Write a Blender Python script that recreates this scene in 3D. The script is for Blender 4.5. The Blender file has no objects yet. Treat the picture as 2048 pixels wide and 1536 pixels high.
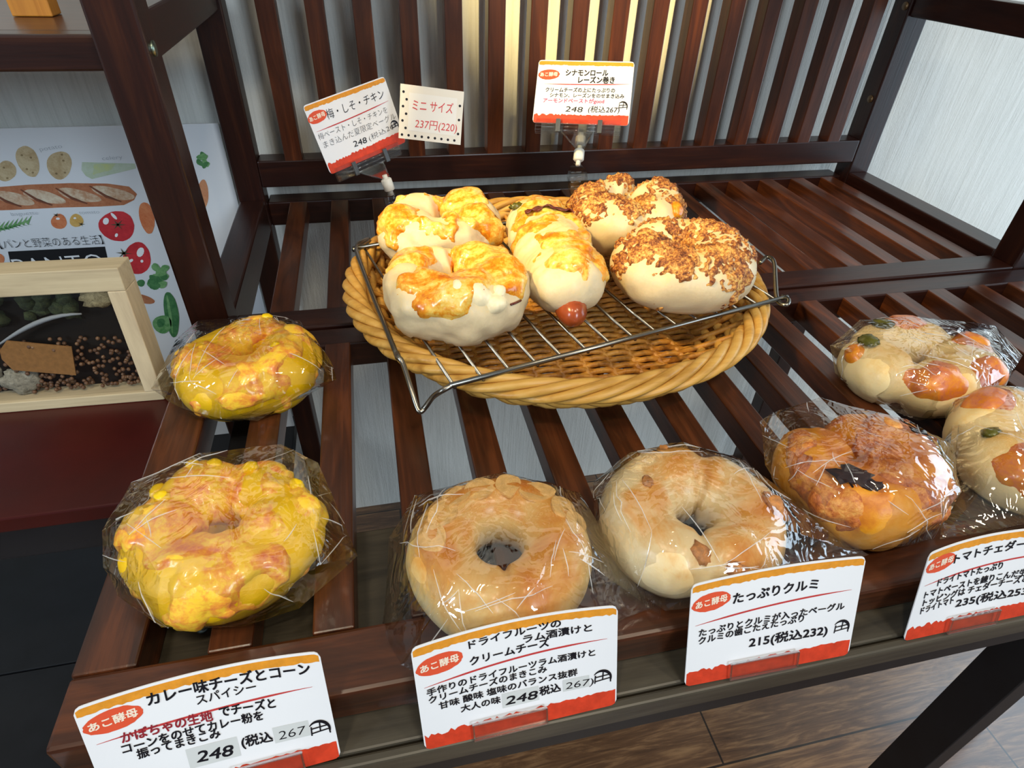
import bpy, bmesh, math, random
from mathutils import Vector, Matrix, noise
from mathutils.bvhtree import BVHTree

# ------------------------------------------------------------------ camera, world, light
C = bpy.context.scene.collection
scene = bpy.context.scene
CAM = Vector((0.0206, -0.2898, 0.3213))
FPX = 1209.3
RX, RY, RZ = math.radians(52.134), math.radians(-1.8122), math.radians(-12.2895)
MROT = Matrix.Rotation(RZ, 3, 'Z') @ Matrix.Rotation(RY, 3, 'Y') @ Matrix.Rotation(RX, 3, 'X')
cam_data = bpy.data.cameras.new('camera')
cam_data.sensor_width = 36.0
cam_data.lens = 36.0 * FPX / 2048.0
cam_data.clip_start = 0.01
cam = bpy.data.objects.new('camera', cam_data)
cam.matrix_world = Matrix.Translation(CAM) @ MROT.to_4x4()
C.objects.link(cam)
scene.camera = cam

scene.view_settings.view_transform = 'Standard'
scene.view_settings.look = 'None'
scene.view_settings.exposure = 0.0
scene.view_settings.gamma = 1.0
scene.view_settings.use_curve_mapping = False
scene.cycles.transparent_max_bounces = 40
scene.cycles.max_bounces = 14

world = bpy.data.worlds.new('world')
scene.world = world
world.use_nodes = True
bg = world.node_tree.nodes['Background']
bg.inputs['Color'].default_value = (0.80, 0.90, 1.0, 1)
bg.inputs['Strength'].default_value = 0.17


def area(name, loc, target, sx, sy, power, col):
    l = bpy.data.lights.new(name, 'AREA')
    l.shape = 'RECTANGLE'
    l.size, l.size_y = sx, sy
    l.energy = power
    l.color = col
    o = bpy.data.objects.new(name, l)
    o.location = loc
    o.rotation_euler = (Vector(target) - Vector(loc)).to_track_quat('-Z', 'Y').to_euler()
    C.objects.link(o)
    return o


# daylight through the shop window on the right, warm overhead lights added for glints on the bags, warm spot on the basket
area('window_daylight', (1.86, -0.02, 0.10), (0.0, -0.06, -0.10), 1.0, 1.3, 16, (0.66, 0.84, 1.0))
area('shop_front_daylight', (0.75, -1.9, 1.0), (0.2, 0.0, -0.1), 0.42, 0.7, 19, (0.74, 0.88, 1.0))
area('warm_glint_light', (0.35, -0.95, 1.75), (0.2, -0.1, 0.0), 0.34, 0.06, 11, (1.0, 0.86, 0.64))
area('warm_glint_light', (-0.45, -0.55, 1.75), (0.0, 0.0, 0.0), 0.06, 0.34, 8, (1.0, 0.86, 0.64))
area('warm_glint_light', (0.95, -0.55, 1.75), (0.3, 0.0, 0.0), 0.06, 0.34, 6, (1.0, 0.86, 0.64))
area('side_fill_light', (-1.5, -0.9, 0.7), (-0.35, 0.5, 0.0), 0.3, 0.6, 15, (0.74, 0.88, 1.0))  # fill light added at the left to brighten the poster and wall


def spot(name, loc, target, power, col, ang, blend, soft):
    sp = bpy.data.lights.new(name, 'SPOT')
    sp.energy, sp.color = power, col
    sp.spot_size, sp.spot_blend = math.radians(ang), blend
    sp.shadow_soft_size = soft
    o = bpy.data.objects.new(name, sp)
    o.location = loc
    o.rotation_euler = (Vector(target) - Vector(loc)).to_track_quat('-Z', 'Y').to_euler()
    C.objects.link(o)


spot('warm_spot_light', (-0.50, -0.02, 0.88), (0.27, 0.34, 0.07), 68, (1.0, 0.72, 0.28), 29, 0.7, 0.03)
spot('warm_spot_light', (0.16, -1.0, 1.06), (0.33, 0.6, 0.335), 330, (1.0, 0.76, 0.34), 15.5, 0.8, 0.02)  # second spot, added to light the wall behind the back slats


# ------------------------------------------------------------------ pixel helpers (turn a photo pixel into a point of the place)
def ray(u, v):
    return MROT @ Vector(((u - 1024) / FPX, -(v - 768) / FPX, -1.0))


def at_z(u, v, z):
    d = ray(u, v)
    return CAM + d * ((z - CAM.z) / d.z)


def at_y(u, v, y):
    d = ray(u, v)
    return CAM + d * ((y - CAM.y) / d.y)


# ------------------------------------------------------------------ object helpers
def tag(o, label=None, cat=None, group=None, kind=None):
    if label: o['label'] = label
    if cat: o['category'] = cat
    if group: o['group'] = group
    if kind: o['kind'] = kind
    return o


def empty(name, loc, label, cat, group=None):
    o = bpy.data.objects.new(name, None)
    o.empty_display_size = 0.02
    o.location = loc
    C.objects.link(o)
    return tag(o, label, cat, group)


class MB:
    """collects shapes into one mesh"""
    def __init__(self):
        self.v, self.f, self.m, self.sm = [], [], [], []

    def add(self, verts, faces, mi=0, smooth=False):
        b = len(self.v)
        self.v += [tuple(p) for p in verts]
        for f in faces:
            self.f.append([i + b for i in f])
            self.m.append(mi)
            self.sm.append(smooth)

    def box(self, x0, x1, y0, y1, z0, z1, bev=0.0015, mi=0, rot=None, org=None):
        bm = bmesh.new()
        bmesh.ops.create_cube(bm, size=1.0)
        for v in bm.verts:
            v.co = Vector(((x0 + x1) / 2 + v.co.x * (x1 - x0), (y0 + y1) / 2 + v.co.y * (y1 - y0), (z0 + z1) / 2 + v.co.z * (z1 - z0)))
        if bev > 0:
            bmesh.ops.bevel(bm, geom=bm.edges[:], offset=min(bev, 0.3 * min(x1 - x0, y1 - y0, z1 - z0)), segments=2, profile=0.5, affect='EDGES')
        if rot is not None:
            for v in bm.verts:
                v.co = rot @ v.co
        bm.verts.index_update()
        self.add([v.co for v in bm.verts], [[v.index for v in f.verts] for f in bm.faces], mi)
        bm.free()

    def tube(self, pts, r, n=8, closed=False, mi=0, rr=None, flat=1.0):
        pts = [Vector(p) for p in pts]
        k = len(pts)
        up = Vector((0, 0, 1))
        rings = []
        for i, p in enumerate(pts):
            a = pts[(i - 1) % k] if (closed or i > 0) else p
            b = pts[(i + 1) % k] if (closed or i < k - 1) else p
            t = (b - a).normalized()
            ref = up if abs(t.z) < 0.92 else Vector((1, 0, 0))
            s = t.cross(ref).normalized()
            w = s.cross(t)
            rad = rr[i] if rr else r
            rings.append([p + s * (math.cos(q) * rad) + w * (math.sin(q) * rad * flat) for q in [2 * math.pi * j / n for j in range(n)]])
        verts = [q for ring in rings for q in ring]
        faces = []
        for i in range(k if closed else k - 1):
            i2 = (i + 1) % k
            for j in range(n):
                j2 = (j + 1) % n
                faces.append([i * n + j, i * n + j2, i2 * n + j2, i2 * n + j])
        if not closed:
            faces.append(list(range(n))[::-1])
            faces.append([(k - 1) * n + j for j in range(n)])
        self.add(verts, faces, mi, True)

    def ball(self, c, rx, ry, rz, nu=12, nv=8, mi=0, rot=None, amp=0.0, seed=0):
        verts, faces = [], []
        for j in range(nv + 1):
            th = math.pi * j / nv
            for i in range(nu):
                ph = 2 * math.pi * i / nu
                d = Vector((math.sin(th) * math.cos(ph), math.sin(th) * math.sin(ph), math.cos(th)))
                k = 1 + amp * noise.noise(d * 2.2 + Vector((seed * 3.1, seed, 0)))
                p = Vector((d.x * rx * k, d.y * ry * k, d.z * rz * k))
                if rot: p = rot @ p
                verts.append(Vector(c) + p)
        for j in range(nv):
            for i in range(nu):
                i2 = (i + 1) % nu
                faces.append([j * nu + i, (j + 1) * nu + i, (j + 1) * nu + i2, j * nu + i2])
        self.add(verts, faces, mi, True)

    def build(self, name, mats, parent=None, loc=None):
        me = bpy.data.meshes.new(name)
        o = bpy.data.objects.new(name, me)
        off = Vector((0, 0, 0))
        if loc is not None:
            off = Vector(loc)
            o.location = off
        elif parent is not None and parent.get('_world', 0):
            pass
        if not isinstance(mats, (list, tuple)): mats = [mats]
        for m in mats: me.materials.append(m)
        me.from_pydata([tuple(Vector(p) - off) for p in self.v], [], self.f)
        for p, mi, s in zip(me.polygons, self.m, self.sm):
            p.material_index = mi
            p.use_smooth = s
        me.update()
        bm = bmesh.new(); bm.from_mesh(me)
        bmesh.ops.remove_doubles(bm, verts=bm.verts, dist=1e-6)
        bmesh.ops.recalc_face_normals(bm, faces=bm.faces)
        bm.to_mesh(me); bm.free()
        C.objects.link(o)
        if parent is not None: o.parent = parent
        return o


def part(mb, name, mats, root):
    """mesh given in world coordinates, parented under an unrotated root"""
    off = root.location.copy()
    p = root.parent
    while p is not None:
        off += p.location
        p = p.parent
    mb.v = [tuple(Vector(v) - off) for v in mb.v]
    return mb.build(name, mats, root)


# ------------------------------------------------------------------ materials
def lin(h):
    h = h.lstrip('#')
    out = []
    for i in (0, 2, 4):
        c = int(h[i:i + 2], 16) / 255
        out.append(c / 12.92 if c <= 0.04045 else ((c + 0.055) / 1.055) ** 2.4)
    return (*out, 1)


def new_mat(name):
    m = bpy.data.materials.new(name)
    m.use_nodes = True
    nt = m.node_tree
    return m, nt, nt.nodes['Principled BSDF']


def N(nt, t, **kw):
    n = nt.nodes.new(t)
    for k, v in kw.items():
        if k in n.inputs: n.inputs[k].default_value = v
        else: setattr(n, k, v)
    return n


def ramp(nt, fac, stops):
    r = nt.nodes.new('ShaderNodeValToRGB')
    e = r.color_ramp.elements
    while len(e) > 1: e.remove(e[0])
    e[0].position, e[0].color = stops[0]
    for p, c in stops[1:]:
        q = e.new(p); q.color = c
    nt.links.new(fac, r.inputs[0])
    return r.outputs[0]


def coords(nt, scale=(1, 1, 1), loc=(0, 0, 0)):
    tc = nt.nodes.new('ShaderNodeTexCoord')
    mp = nt.nodes.new('ShaderNodeMapping')
    mp.inputs['Scale'].default_value = scale
    mp.inputs['Location'].default_value = loc
    nt.links.new(tc.outputs['Object'], mp.inputs['Vector'])
    return mp.outputs['Vector']


def tex(nt, vec, scale, detail=4, rough=0.55, dist=0.0):
    n = N(nt, 'ShaderNodeTexNoise')
    n.inputs['Scale'].default_value = scale
    n.inputs['Detail'].default_value = detail
    n.inputs['Roughness'].default_value = rough
    n.inputs['Distortion'].default_value = dist
    nt.links.new(vec, n.inputs['Vector'])
    return n.outputs['Fac']


def math_(nt, op, a, b=None, clamp=False):
    n = nt.nodes.new('ShaderNodeMath'); n.operation = op; n.use_clamp = clamp
    for i, x in enumerate((a, b)):
        if x is None: continue
        if isinstance(x, (int, float)): n.inputs[i].default_value = x
        else: nt.links.new(x, n.inputs[i])
    return n.outputs[0]


def bump(nt, bsdf, h, strength=0.3, dist=0.001):
    b = nt.nodes.new('ShaderNodeBump')
    b.inputs['Strength'].default_value = strength
    b.inputs['Distance'].default_value = dist
    nt.links.new(h, b.inputs['Height'])
    nt.links.new(b.outputs[0], bsdf.inputs['Normal'])
    return b


def wood(name, axis, stops, rough=0.32, spec=0.5, coat=0.0, fine=1.0, bstr=0.15):
    m, nt, b = new_mat(name)
    sc = [14, 14, 14]; sc['xyz'.index(axis)] = 1.6
    v = coords(nt, tuple(sc))
    n1 = tex(nt, v, 3.2, 5, 0.6, 1.4)
    sc2 = [160, 160, 160]; sc2['xyz'.index(axis)] = 6
    n2 = tex(nt, coords(nt, tuple(sc2)), 2.0, 3, 0.6, 0.4)
    f = math_(nt, 'ADD', math_(nt, 'MULTIPLY', n1, 0.75), math_(nt, 'MULTIPLY', n2, 0.25 * fine))
    nt.links.new(ramp(nt, f, stops), b.inputs['Base Color'])
    b.inputs['Roughness'].default_value = rough
    b.inputs['Specular IOR Level'].default_value = spec
    b.inputs['Coat Weight'].default_value = coat
    b.inputs['Coat Roughness'].default_value = 0.15
    bump(nt, b, n2, bstr, 0.0006)
    return m


def plain(name, col, rough=0.5, spec=0.5, metal=0.0, nscale=0, namt=0.25, bstr=0.0):
    m, nt, b = new_mat(name)
    c = lin(col) if isinstance(col, str) else col
    b.inputs['Base Color'].default_value = c
    b.inputs['Roughness'].default_value = rough
    b.inputs['Specular IOR Level'].default_value = spec
    b.inputs['Metallic'].default_value = metal
    if nscale:
        f = tex(nt, coords(nt), nscale, 4, 0.6)
        d = tuple(x * (1 - namt) for x in c[:3]) + (1,)
        l = tuple(min(1, x * (1 + namt)) for x in c[:3]) + (1,)
        nt.links.new(ramp(nt, f, [(0.3, d), (0.7, l)]), b.inputs['Base Color'])
        if bstr: bump(nt, b, f, bstr, 0.001)
    return m


DARK = [(0.30, lin('#170806')), (0.55, lin('#2a110a')), (0.75, lin('#40200f'))]
M_wx = wood('dark_wood_x', 'x', DARK)
M_wy = wood('dark_wood_y', 'y', DARK)
M_wz = wood('dark_wood_z', 'z', DARK)
WALN = [(0.28, lin('#220f08')), (0.5, lin('#452312')), (0.62, lin('#5d3119')), (0.8, lin('#361a0d'))]
M_slat_lit = wood('lit_slat_wood', 'z', [(0.30, lin('#2b120a')), (0.55, lin('#4b2412')), (0.75, lin('#6b3618'))])  # rack wood lightened for the back slats, sunlight put into the colour
M_tx = wood('walnut_wood_x', 'x', WALN, rough=0.3)
M_ty = wood('walnut_wood_y', 'y', WALN, rough=0.28)
M_ledge = wood('grey_worn_wood', 'x', [(0.3, lin('#2b2721')), (0.55, lin('#464035')), (0.8, lin('#595142'))], rough=0.42)
M_black = plain('black_stain', '#15161a', 0.45, 0.4, nscale=40, namt=0.2)
M_red = plain('dark_red_lacquer', '#3a0805', 0.35, 0.4, nscale=12, namt=0.25)
M_pale = wood('pale_wood_x', 'x', [(0.3, lin('#a8977a')), (0.55, lin('#c4b493')), (0.8, lin('#d3c6a8'))], rough=0.6, spec=0.3)
M_palez = wood('pale_wood_z', 'z', [(0.3, lin('#b3a083')), (0.55, lin('#cfbd9b')), (0.8, lin('#dccfb1'))], rough=0.6, spec=0.3)
M_orange_wood = wood('orange_wood', 'z', [(0.3, lin('#a2611a')), (0.6, lin('#cf8b33')), (0.85, lin('#e0a650'))], rough=0.45)


def wall_mat():
    m, nt, b = new_mat('white_grained_wallpaper')
    v = coords(nt, (160, 160, 7))
    n1 = tex(nt, v, 1.0, 6, 0.65, 1.0)
    v2 = coords(nt, (40, 40, 30))
    n2 = tex(nt, v2, 6.0, 5, 0.7)
    nt.links.new(ramp(nt, n1, [(0.3, lin('#cfcfc9')), (0.5, lin('#dcdcd6')), (0.7, lin('#e3e3de'))]), b.inputs['Base Color'])
    b.inputs['Roughness'].default_value = 0.75
    b.inputs['Specular IOR Level'].default_value = 0.25
    h = math_(nt, 'ADD', n1, math_(nt, 'MULTIPLY', n2, 0.5))
    bump(nt, b, h, 0.55, 0.003)
    return m


M_wall = wall_mat()


def floor_mat():
    m, nt, b = new_mat('dark_wood_floor')
    v = coords(nt, (3, 26, 1))
    n1 = tex(nt, v, 2.2, 7, 0.65, 1.6)
    n2 = tex(nt, coords(nt, (12, 160, 1)), 2.0, 4, 0.6)
    n3 = tex(nt, coords(nt), 2.2, 3, 0.6)
    f = math_(nt, 'ADD', math_(nt, 'ADD', math_(nt, 'MULTIPLY', n1, 0.55), math_(nt, 'MULTIPLY', n2, 0.2)), math_(nt, 'MULTIPLY', n3, 0.25))
    col = ramp(nt, f, [(0.3, lin('#2e1d13')), (0.48, lin('#66472f')), (0.6, lin('#96704c')), (0.75, lin('#ab875f'))])
    br = N(nt, 'ShaderNodeTexBrick')
    br.inputs['Scale'].default_value = 1.0
    br.inputs['Brick Width'].default_value = 0.9
    br.inputs['Row Height'].default_value = 0.15
    br.inputs['Mortar Size'].default_value = 0.0016
    br.inputs['Color1'].default_value = (1, 1, 1, 1)
    br.inputs['Color2'].default_value = (0.8, 0.8, 0.8, 1)
    br.inputs['Mortar'].default_value = (0.1, 0.1, 0.1, 1)
    nt.links.new(coords(nt), br.inputs['Vector'])
    mx = N(nt, 'ShaderNodeMix', data_type='RGBA', blend_type='MULTIPLY')
    mx.inputs[0].default_value = 1.0
    nt.links.new(col, mx.inputs[6]); nt.links.new(br.outputs['Color'], mx.inputs[7])
    nt.links.new(mx.outputs[2], b.inputs['Base Color'])
    b.inputs['Roughness'].default_value = 0.30
    b.inputs['Coat Weight'].default_value = 0.8
    b.inputs['Coat Roughness'].default_value = 0.22
    bump(nt, b, n2, 0.25, 0.001)
    return m


M_floor = floor_mat()


def clear_mat(name, rough=0.05, gain=1.5, base=0.02, bstr=0.0, scale=60.0, tint=(0.97, 0.97, 0.97, 1)):
    """thin clear film or acrylic: what lies behind shows, with a sharp reflection on top"""
    m = bpy.data.materials.new(name); m.use_nodes = True
    nt = m.node_tree
    nt.nodes.remove(nt.nodes['Principled BSDF'])
    out = nt.nodes['Material Output']
    tr = N(nt, 'ShaderNodeBsdfTransparent'); tr.inputs['Color'].default_value = tint
    gl = N(nt, 'ShaderNodeBsdfGlossy'); gl.inputs['Roughness'].default_value = rough
    fr = N(nt, 'ShaderNodeLayerWeight'); fr.inputs['Blend'].default_value = 0.5
    sch = math_(nt, 'ADD', math_(nt, 'MULTIPLY', math_(nt, 'POWER', fr.outputs['Facing'], 3.4), 0.75), 0.05)
    fac = math_(nt, 'ADD', math_(nt, 'MULTIPLY', sch, gain), base, True)
    mx = N(nt, 'ShaderNodeMixShader')
    nt.links.new(fac, mx.inputs[0]); nt.links.new(tr.outputs[0], mx.inputs[1]); nt.links.new(gl.outputs[0], mx.inputs[2])
    nt.links.new(mx.outputs[0], out.inputs['Surface'])
    if bstr:
        v = coords(nt)
        n1 = tex(nt, v, scale, 2, 0.5, 1.5)
        r = math_(nt, 'ABSOLUTE', math_(nt, 'SUBTRACT', n1, 0.5))
        n2 = tex(nt, v, scale * 3.5, 1, 0.5, 0.5)
        r2 = math_(nt, 'ADD', math_(nt, 'MULTIPLY', r, -1.6), math_(nt, 'MULTIPLY', n2, 0.18))
        bb = nt.nodes.new('ShaderNodeBump')
        bb.inputs['Strength'].default_value = bstr
        bb.inputs['Distance'].default_value = 0.006
        nt.links.new(r2, bb.inputs['Height'])
        nt.links.new(bb.outputs[0], gl.inputs['Normal'])
        nt.links.new(bb.outputs[0], fr.inputs['Normal'])
    return m


M_film = clear_mat('clear_film', 0.05, 1.6, 0.055, 0.38, 34.0, tint=(0.98, 0.98, 0.98, 1))


def fold_mat():
    m, nt, b = new_mat('film_fold')
    b.inputs['Base Color'].default_value = (0.9, 0.9, 0.9, 1)
    b.inputs['Roughness'].default_value = 0.15
    b.inputs['Specular IOR Level'].default_value = 1.0
    b.inputs['Alpha'].default_value = 0.38
    return m


M_crease = fold_mat()
M_acry = clear_mat('clear_acrylic', 0.03, 1.2, 0.02, tint=(0.97, 0.985, 0.98, 1))
M_acry_edge = plain('acrylic_edge', '#dfe6e2', 0.15, 0.8)
M_glass = clear_mat('frame_glass', 0.02, 1.0, 0.0)
M_steel = plain('steel_wire', '#8c8880', 0.28, 0.5, 1.0)
M_bolt = plain('bolt_metal', '#8c9a8a', 0.35, 0.5, 1.0)


def bread_mat(name, stops, zlo=0.012, zhi=0.045, zamt=0.75, namt=1.1, nscale=34, rough=0.42, fine=0.12, coat=0.0, sheen=0.0):
    """crust: paler at the sides, browner on the crown where the oven caught it, mottled"""
    m, nt, b = new_mat(name)
    tc = nt.nodes.new('ShaderNodeTexCoord')
    sx = nt.nodes.new('ShaderNodeSeparateXYZ')
    nt.links.new(tc.outputs['Object'], sx.inputs[0])
    zz = math_(nt, 'MULTIPLY', math_(nt, 'SUBTRACT', sx.outputs['Z'], zlo), zamt / (zhi - zlo))
    n1 = tex(nt, tc.outputs['Object'], nscale, 5, 0.6, 0.5)
    n2 = tex(nt, tc.outputs['Object'], 420, 3, 0.6)
    f = math_(nt, 'ADD', zz, math_(nt, 'MULTIPLY', math_(nt, 'SUBTRACT', n1, 0.5), namt))
    f = math_(nt, 'ADD', f, math_(nt, 'MULTIPLY', math_(nt, 'SUBTRACT', n2, 0.5), fine), True)
    nt.links.new(ramp(nt, f, stops), b.inputs['Base Color'])
    b.inputs['Roughness'].default_value = rough
    b.inputs['Coat Weight'].default_value = coat
    b.inputs['Coat Roughness'].default_value = 0.2
    b.inputs['Subsurface Weight'].default_value = 0.12
    b.inputs['Subsurface Radius'].default_value = (0.006, 0.003, 0.001)
    b.inputs['Subsurface Scale'].default_value = 0.6
    bump(nt, b, math_(nt, 'ADD', math_(nt, 'MULTIPLY', n1, 0.5), n2), 0.22, 0.0008)
    return m


def speck_mat(name, stops, scale=60, rough=0.4, bstr=0.4, fine=0.4, coat=0.0):
    m, nt, b = new_mat(name)
    v = coords(nt)
    n1 = tex(nt, v, scale, 5, 0.65, 0.8)
    n2 = tex(nt, v, scale * 7, 3, 0.6)
    f = math_(nt, 'ADD', n1, math_(nt, 'MULTIPLY', math_(nt, 'SUBTRACT', n2, 0.5), fine), True)
    nt.links.new(ramp(nt, f, stops), b.inputs['Base Color'])
    b.inputs['Roughness'].default_value = rough
    b.inputs['Coat Weight'].default_value = coat
    bump(nt, b, f, bstr, 0.0012)
    return m


M_plain_crust = bread_mat('golden_crust', [(0.0, lin('#ecd6a2')), (0.3, lin('#e9c27c')), (0.52, lin('#dfa04a')), (0.75, lin('#cd7a20')), (1.0, lin('#aa5210'))], zlo=0.016, coat=0.3, zamt=0.62, nscale=26, namt=1.5)
M_walnut_crust = bread_mat('pale_golden_crust', [(0.0, lin('#eedcb2')), (0.36, lin('#ecd09a')), (0.55, lin('#e2a552')), (0.75, lin('#d5841f')), (1.0, lin('#bd6a1c'))], zlo=0.016, coat=0.3, zamt=0.6, nscale=22, namt=1.7)
M_pumpkin = bread_mat('pumpkin_crust', [(0.0, lin('#dcb008')), (0.3, lin('#fac608')), (0.6, lin('#ffd01c')), (0.85, lin('#e8961a')), (1.0, lin('#c8641c'))], zamt=0.5, namt=1.0)
M_pumpkin_cheese = speck_mat('baked_golden_cheese', [(0.25, lin('#ffd024')), (0.44, lin('#ffce40')), (0.56, lin('#f6a53a')), (0.70, lin('#e47c46')), (0.85, lin('#c04c20'))], 45, 0.3, 0.5, coat=0.3)
M_corn = plain('corn_yellow', '#fbd00c', 0.3, 0.6)
M_cheddar = bread_mat('orange_brown_crust', [(0.0, lin('#e8a848')), (0.3, lin('#e3981f')), (0.52, lin('#d27c1c')), (0.75, lin('#b05a18')), (1.0, lin('#70300e'))], zamt=0.45, namt=1.5, nscale=45)
M_cheddar_cheese = speck_mat('toasted_cheese', [(0.25, lin('#ecb668')), (0.42, lin('#dc9244')), (0.56, lin('#c06a2c')), (0.75, lin('#843c16'))], 80, 0.45, 0.8)
M_olive_crust = bread_mat('pale_dough', [(0.0, lin('#f3dca6')), (0.4, lin('#f4d596')), (0.65, lin('#eebb62')), (0.95, lin('#dc9638'))], zamt=0.5, namt=1.3)
M_olive_cheese = speck_mat('browned_cheese_dome', [(0.25, lin('#e59a25')), (0.45, lin('#dd8020')), (0.6, lin('#d0744a')), (0.8, lin('#a04a20'))], 55, 0.32, 0.4, coat=0.3)
M_olive = plain('green_olive', '#5d5a1e', 0.25, 0.6, nscale=120, namt=0.35)
M_white_dough = bread_mat('speckled_pale_dough', [(0.0, lin('#cfbb96')), (0.35, lin('#dccaa4')), (0.6, lin('#e4cb96')), (0.8, lin('#e2b566')), (1.0, lin('#cf9440'))], zamt=0.5, namt=0.9, fine=0.45)
M_ch_cheese = speck_mat('glossy_baked_cheese', [(0.25, lin('#f3dfa0')), (0.42, lin('#efc45a')), (0.55, lin('#e59420')), (0.7, lin('#c86412')), (0.85, lin('#9a3d0b'))], 42, 0.25, 0.45, coat=0.4)
M_cream = plain('cream_cheese', '#f4e6bf', 0.35, 0.5, nscale=150, namt=0.12)
M_cinnamon = speck_mat('cinnamon_crumble', [(0.28, lin('#e4b868')), (0.42, lin('#c88a42')), (0.54, lin('#96582a')), (0.7, lin('#5a2a14'))], 60, 0.7, 1.0, 1.0)
M_almond = plain('almond_cream', '#e8b972', 0.4, 0.5, nscale=160, namt=0.2)
M_walnut = plain('walnut_brown', '#bd7c3e', 0.5, 0.5, nscale=220, namt=0.4, bstr=0.6)
M_sausage = plain('sausage_red', '#94421f', 0.22, 0.6, nscale=90, namt=0.25)
M_bacon = plain('bacon_red', '#5f160c', 0.35, 0.6, nscale=130, namt=0.4)
M_burnt = plain('burnt_cheese', '#2e130c', 0.5, 0.4, nscale=150, namt=0.4)
M_wick = wood('willow_rod', 'x', [(0.3, lin('#a8762e')), (0.5, lin('#cc9a47')), (0.75, lin('#dcb468'))], rough=0.42, bstr=0.1)
M_wick_in = speck_mat('willow_weave', [(0.3, lin('#8a5518')), (0.5, lin('#b27a2c')), (0.75, lin('#cc9844'))], 60, 0.5, 0.2)

M_paper = plain('white_card', '#e9ebf0', 0.55, 0.3)
M_ink = plain('black_ink', '#14121a', 0.5, 0.3)
M_redink = plain('red_ink', '#c03a3a', 0.5, 0.3)
M_pinkink = plain('pink_ink', '#c42b6e', 0.5, 0.3)
M_maroon = plain('maroon_ink', '#8e2530', 0.5, 0.3)
M_obandm = plain('orange_print', '#dd932c', 0.5, 0.3, nscale=260, namt=0.12)
M_rband = plain('red_print', '#cf3f24', 0.45, 0.35, nscale=120, namt=0.2)
M_stamp = plain('stamp_red', '#dd5536', 0.5, 0.3)
M_stampink = plain('stamp_cream', '#f2e3d0', 0.5, 0.3)
M_sticker = plain('sticker_grey', '#cfd3d4', 0.35, 0.5)

# ------------------------------------------------------------------ the setting
FZ = -0.70
mb = MB(); mb.add([(-2.2, -2.2, FZ), (1.9, -2.2, FZ), (1.9, 0.62, FZ), (-2.2, 0.62, FZ)], [[0, 1, 2, 3]])
tag(mb.build('floor', M_floor), kind='structure')
mb = MB(); mb.box(-2.2, 1.98, 0.62, 0.68, FZ - 0.02, 2.0, 0)
tag(mb.build('wall_back', M_wall), kind='structure')
# right wall with the shop window the daylight comes through
mb = MB()
mb.box(1.9, 1.98, -2.2, -1.1, FZ, 2.0, 0)
mb.box(1.9, 1.98, 0.55, 0.62, FZ, 2.0, 0)
mb.box(1.9, 1.98, -1.1, 0.55, 1.25, 2.0, 0)
tag(mb.build('wall_right', M_wall), kind='structure')
mb = MB()
for y0, y1, z0, z1 in ((-1.1, 0.55, 1.21, 1.25), (-1.1, 0.55, FZ, FZ + 0.05), (-1.1, -1.05, FZ, 1.25), (0.50, 0.55, FZ, 1.25)):
    mb.box(1.92, 1.96, y0, y1, z0, z1, 0)
tag(mb.build('window_1', M_black), kind='structure')

# ------------------------------------------------------------------ slatted rack (seat-like shelf with back and side frames)
PX0, PITCH, SW = -0.0953, 0.055, 0.0232
rack = empty('slatted_rack', (0.32, 0.4, FZ), 'dark brown slatted wooden rack with upright slatted back behind the basket', 'shelf')
XL0, XL1, XR0, XR1 = -0.157, -0.124, 0.767, 0.803
for x0, x1 in ((XL0, XL1), (XR0, XR1)):
    for y0, y1 in ((0.229, 0.262), (0.547, 0.58)):
        mb = MB(); mb.box(x0, x1, y0, y1, FZ, 0.52, 0.002)
        post = part(mb, 'post', M_wz, rack)
for x0, x1 in ((XL0, XL1), (XR0, XR1)):
    mb = MB(); mb.box(x0 + 0.001, x1 - 0.001, 0.262, 0.547, -0.034, 0.010, 0.002)
    part(mb, 'side_rail', M_wy, rack)
    mb = MB(); mb.box(x0 + 0.004, x1 - 0.004, 0.262, 0.547, 0.226, 0.258, 0.002)
    part(mb, 'arm_rail', M_wy, rack)
mb = MB()
k = 0
while PX0 + k * PITCH + SW < XR0:
    x = PX0 + k * PITCH
    mb.box(x, x + SW, 0.258, 0.562, -0.021, 0.0, 0.0012)
    k += 1
part(mb, 'seat_slats', M_ty, rack)
mb = MB(); mb.box(XL1, XR0, 0.229, 0.263, -0.032, 0.003, 0.0018); part(mb, 'front_rail', M_wx, rack)
mb = MB(); mb.box(XL1, XR0, 0.560, 0.592, -0.032, 0.001, 0.0018); part(mb, 'rear_rail', M_wx, rack)
mb = MB(); mb.box(XL1, XR0, 0.547, 0.578, 0.026, 0.0603, 0.0018); part(mb, 'back_rail', M_wx, rack)
mb = MB(); mb.box(XL1, XR0, 0.547, 0.578, 0.47, 0.505, 0.0018); part(mb, 'back_rail', M_wx, rack)
mb = MB()
for k in range(16):
    x = -0.089 + k * 0.0532
    mb.box(x, x + 0.0215, 0.5475, 0.572, 0.058, 0.472, 0.0012)
part(mb, 'back_slats', M_slat_lit, rack)
mb = MB()
for k in range(16):
    x = PX0 + k * PITCH
    mb.box(x, x + 0.046, 0.258, 0.562, 0.505, 0.518, 0.001)
part(mb, 'shade_slats', M_ty, rack)  # unseen slats added overhead to keep light off the back wall
for (u, v, xx) in ((306, 97, XL1), (1811, 12, XR0), (1741, 198, XR0)):
    d = ray(u, v); p = CAM + d * ((xx - CAM.x) / d.x)
    s = 1 if xx < 0 else -1
    mb = MB(); mb.tube([(xx - s * 0.001, p.y, p.z), (xx + s * 0.0015, p.y, p.z)], 0.0052, 14)
    bo = part(mb, 'bolt', M_bolt if xx < 0 else plain('plug_brass', '#6a5236', 0.4, 0.5, 0.6), rack)

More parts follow.
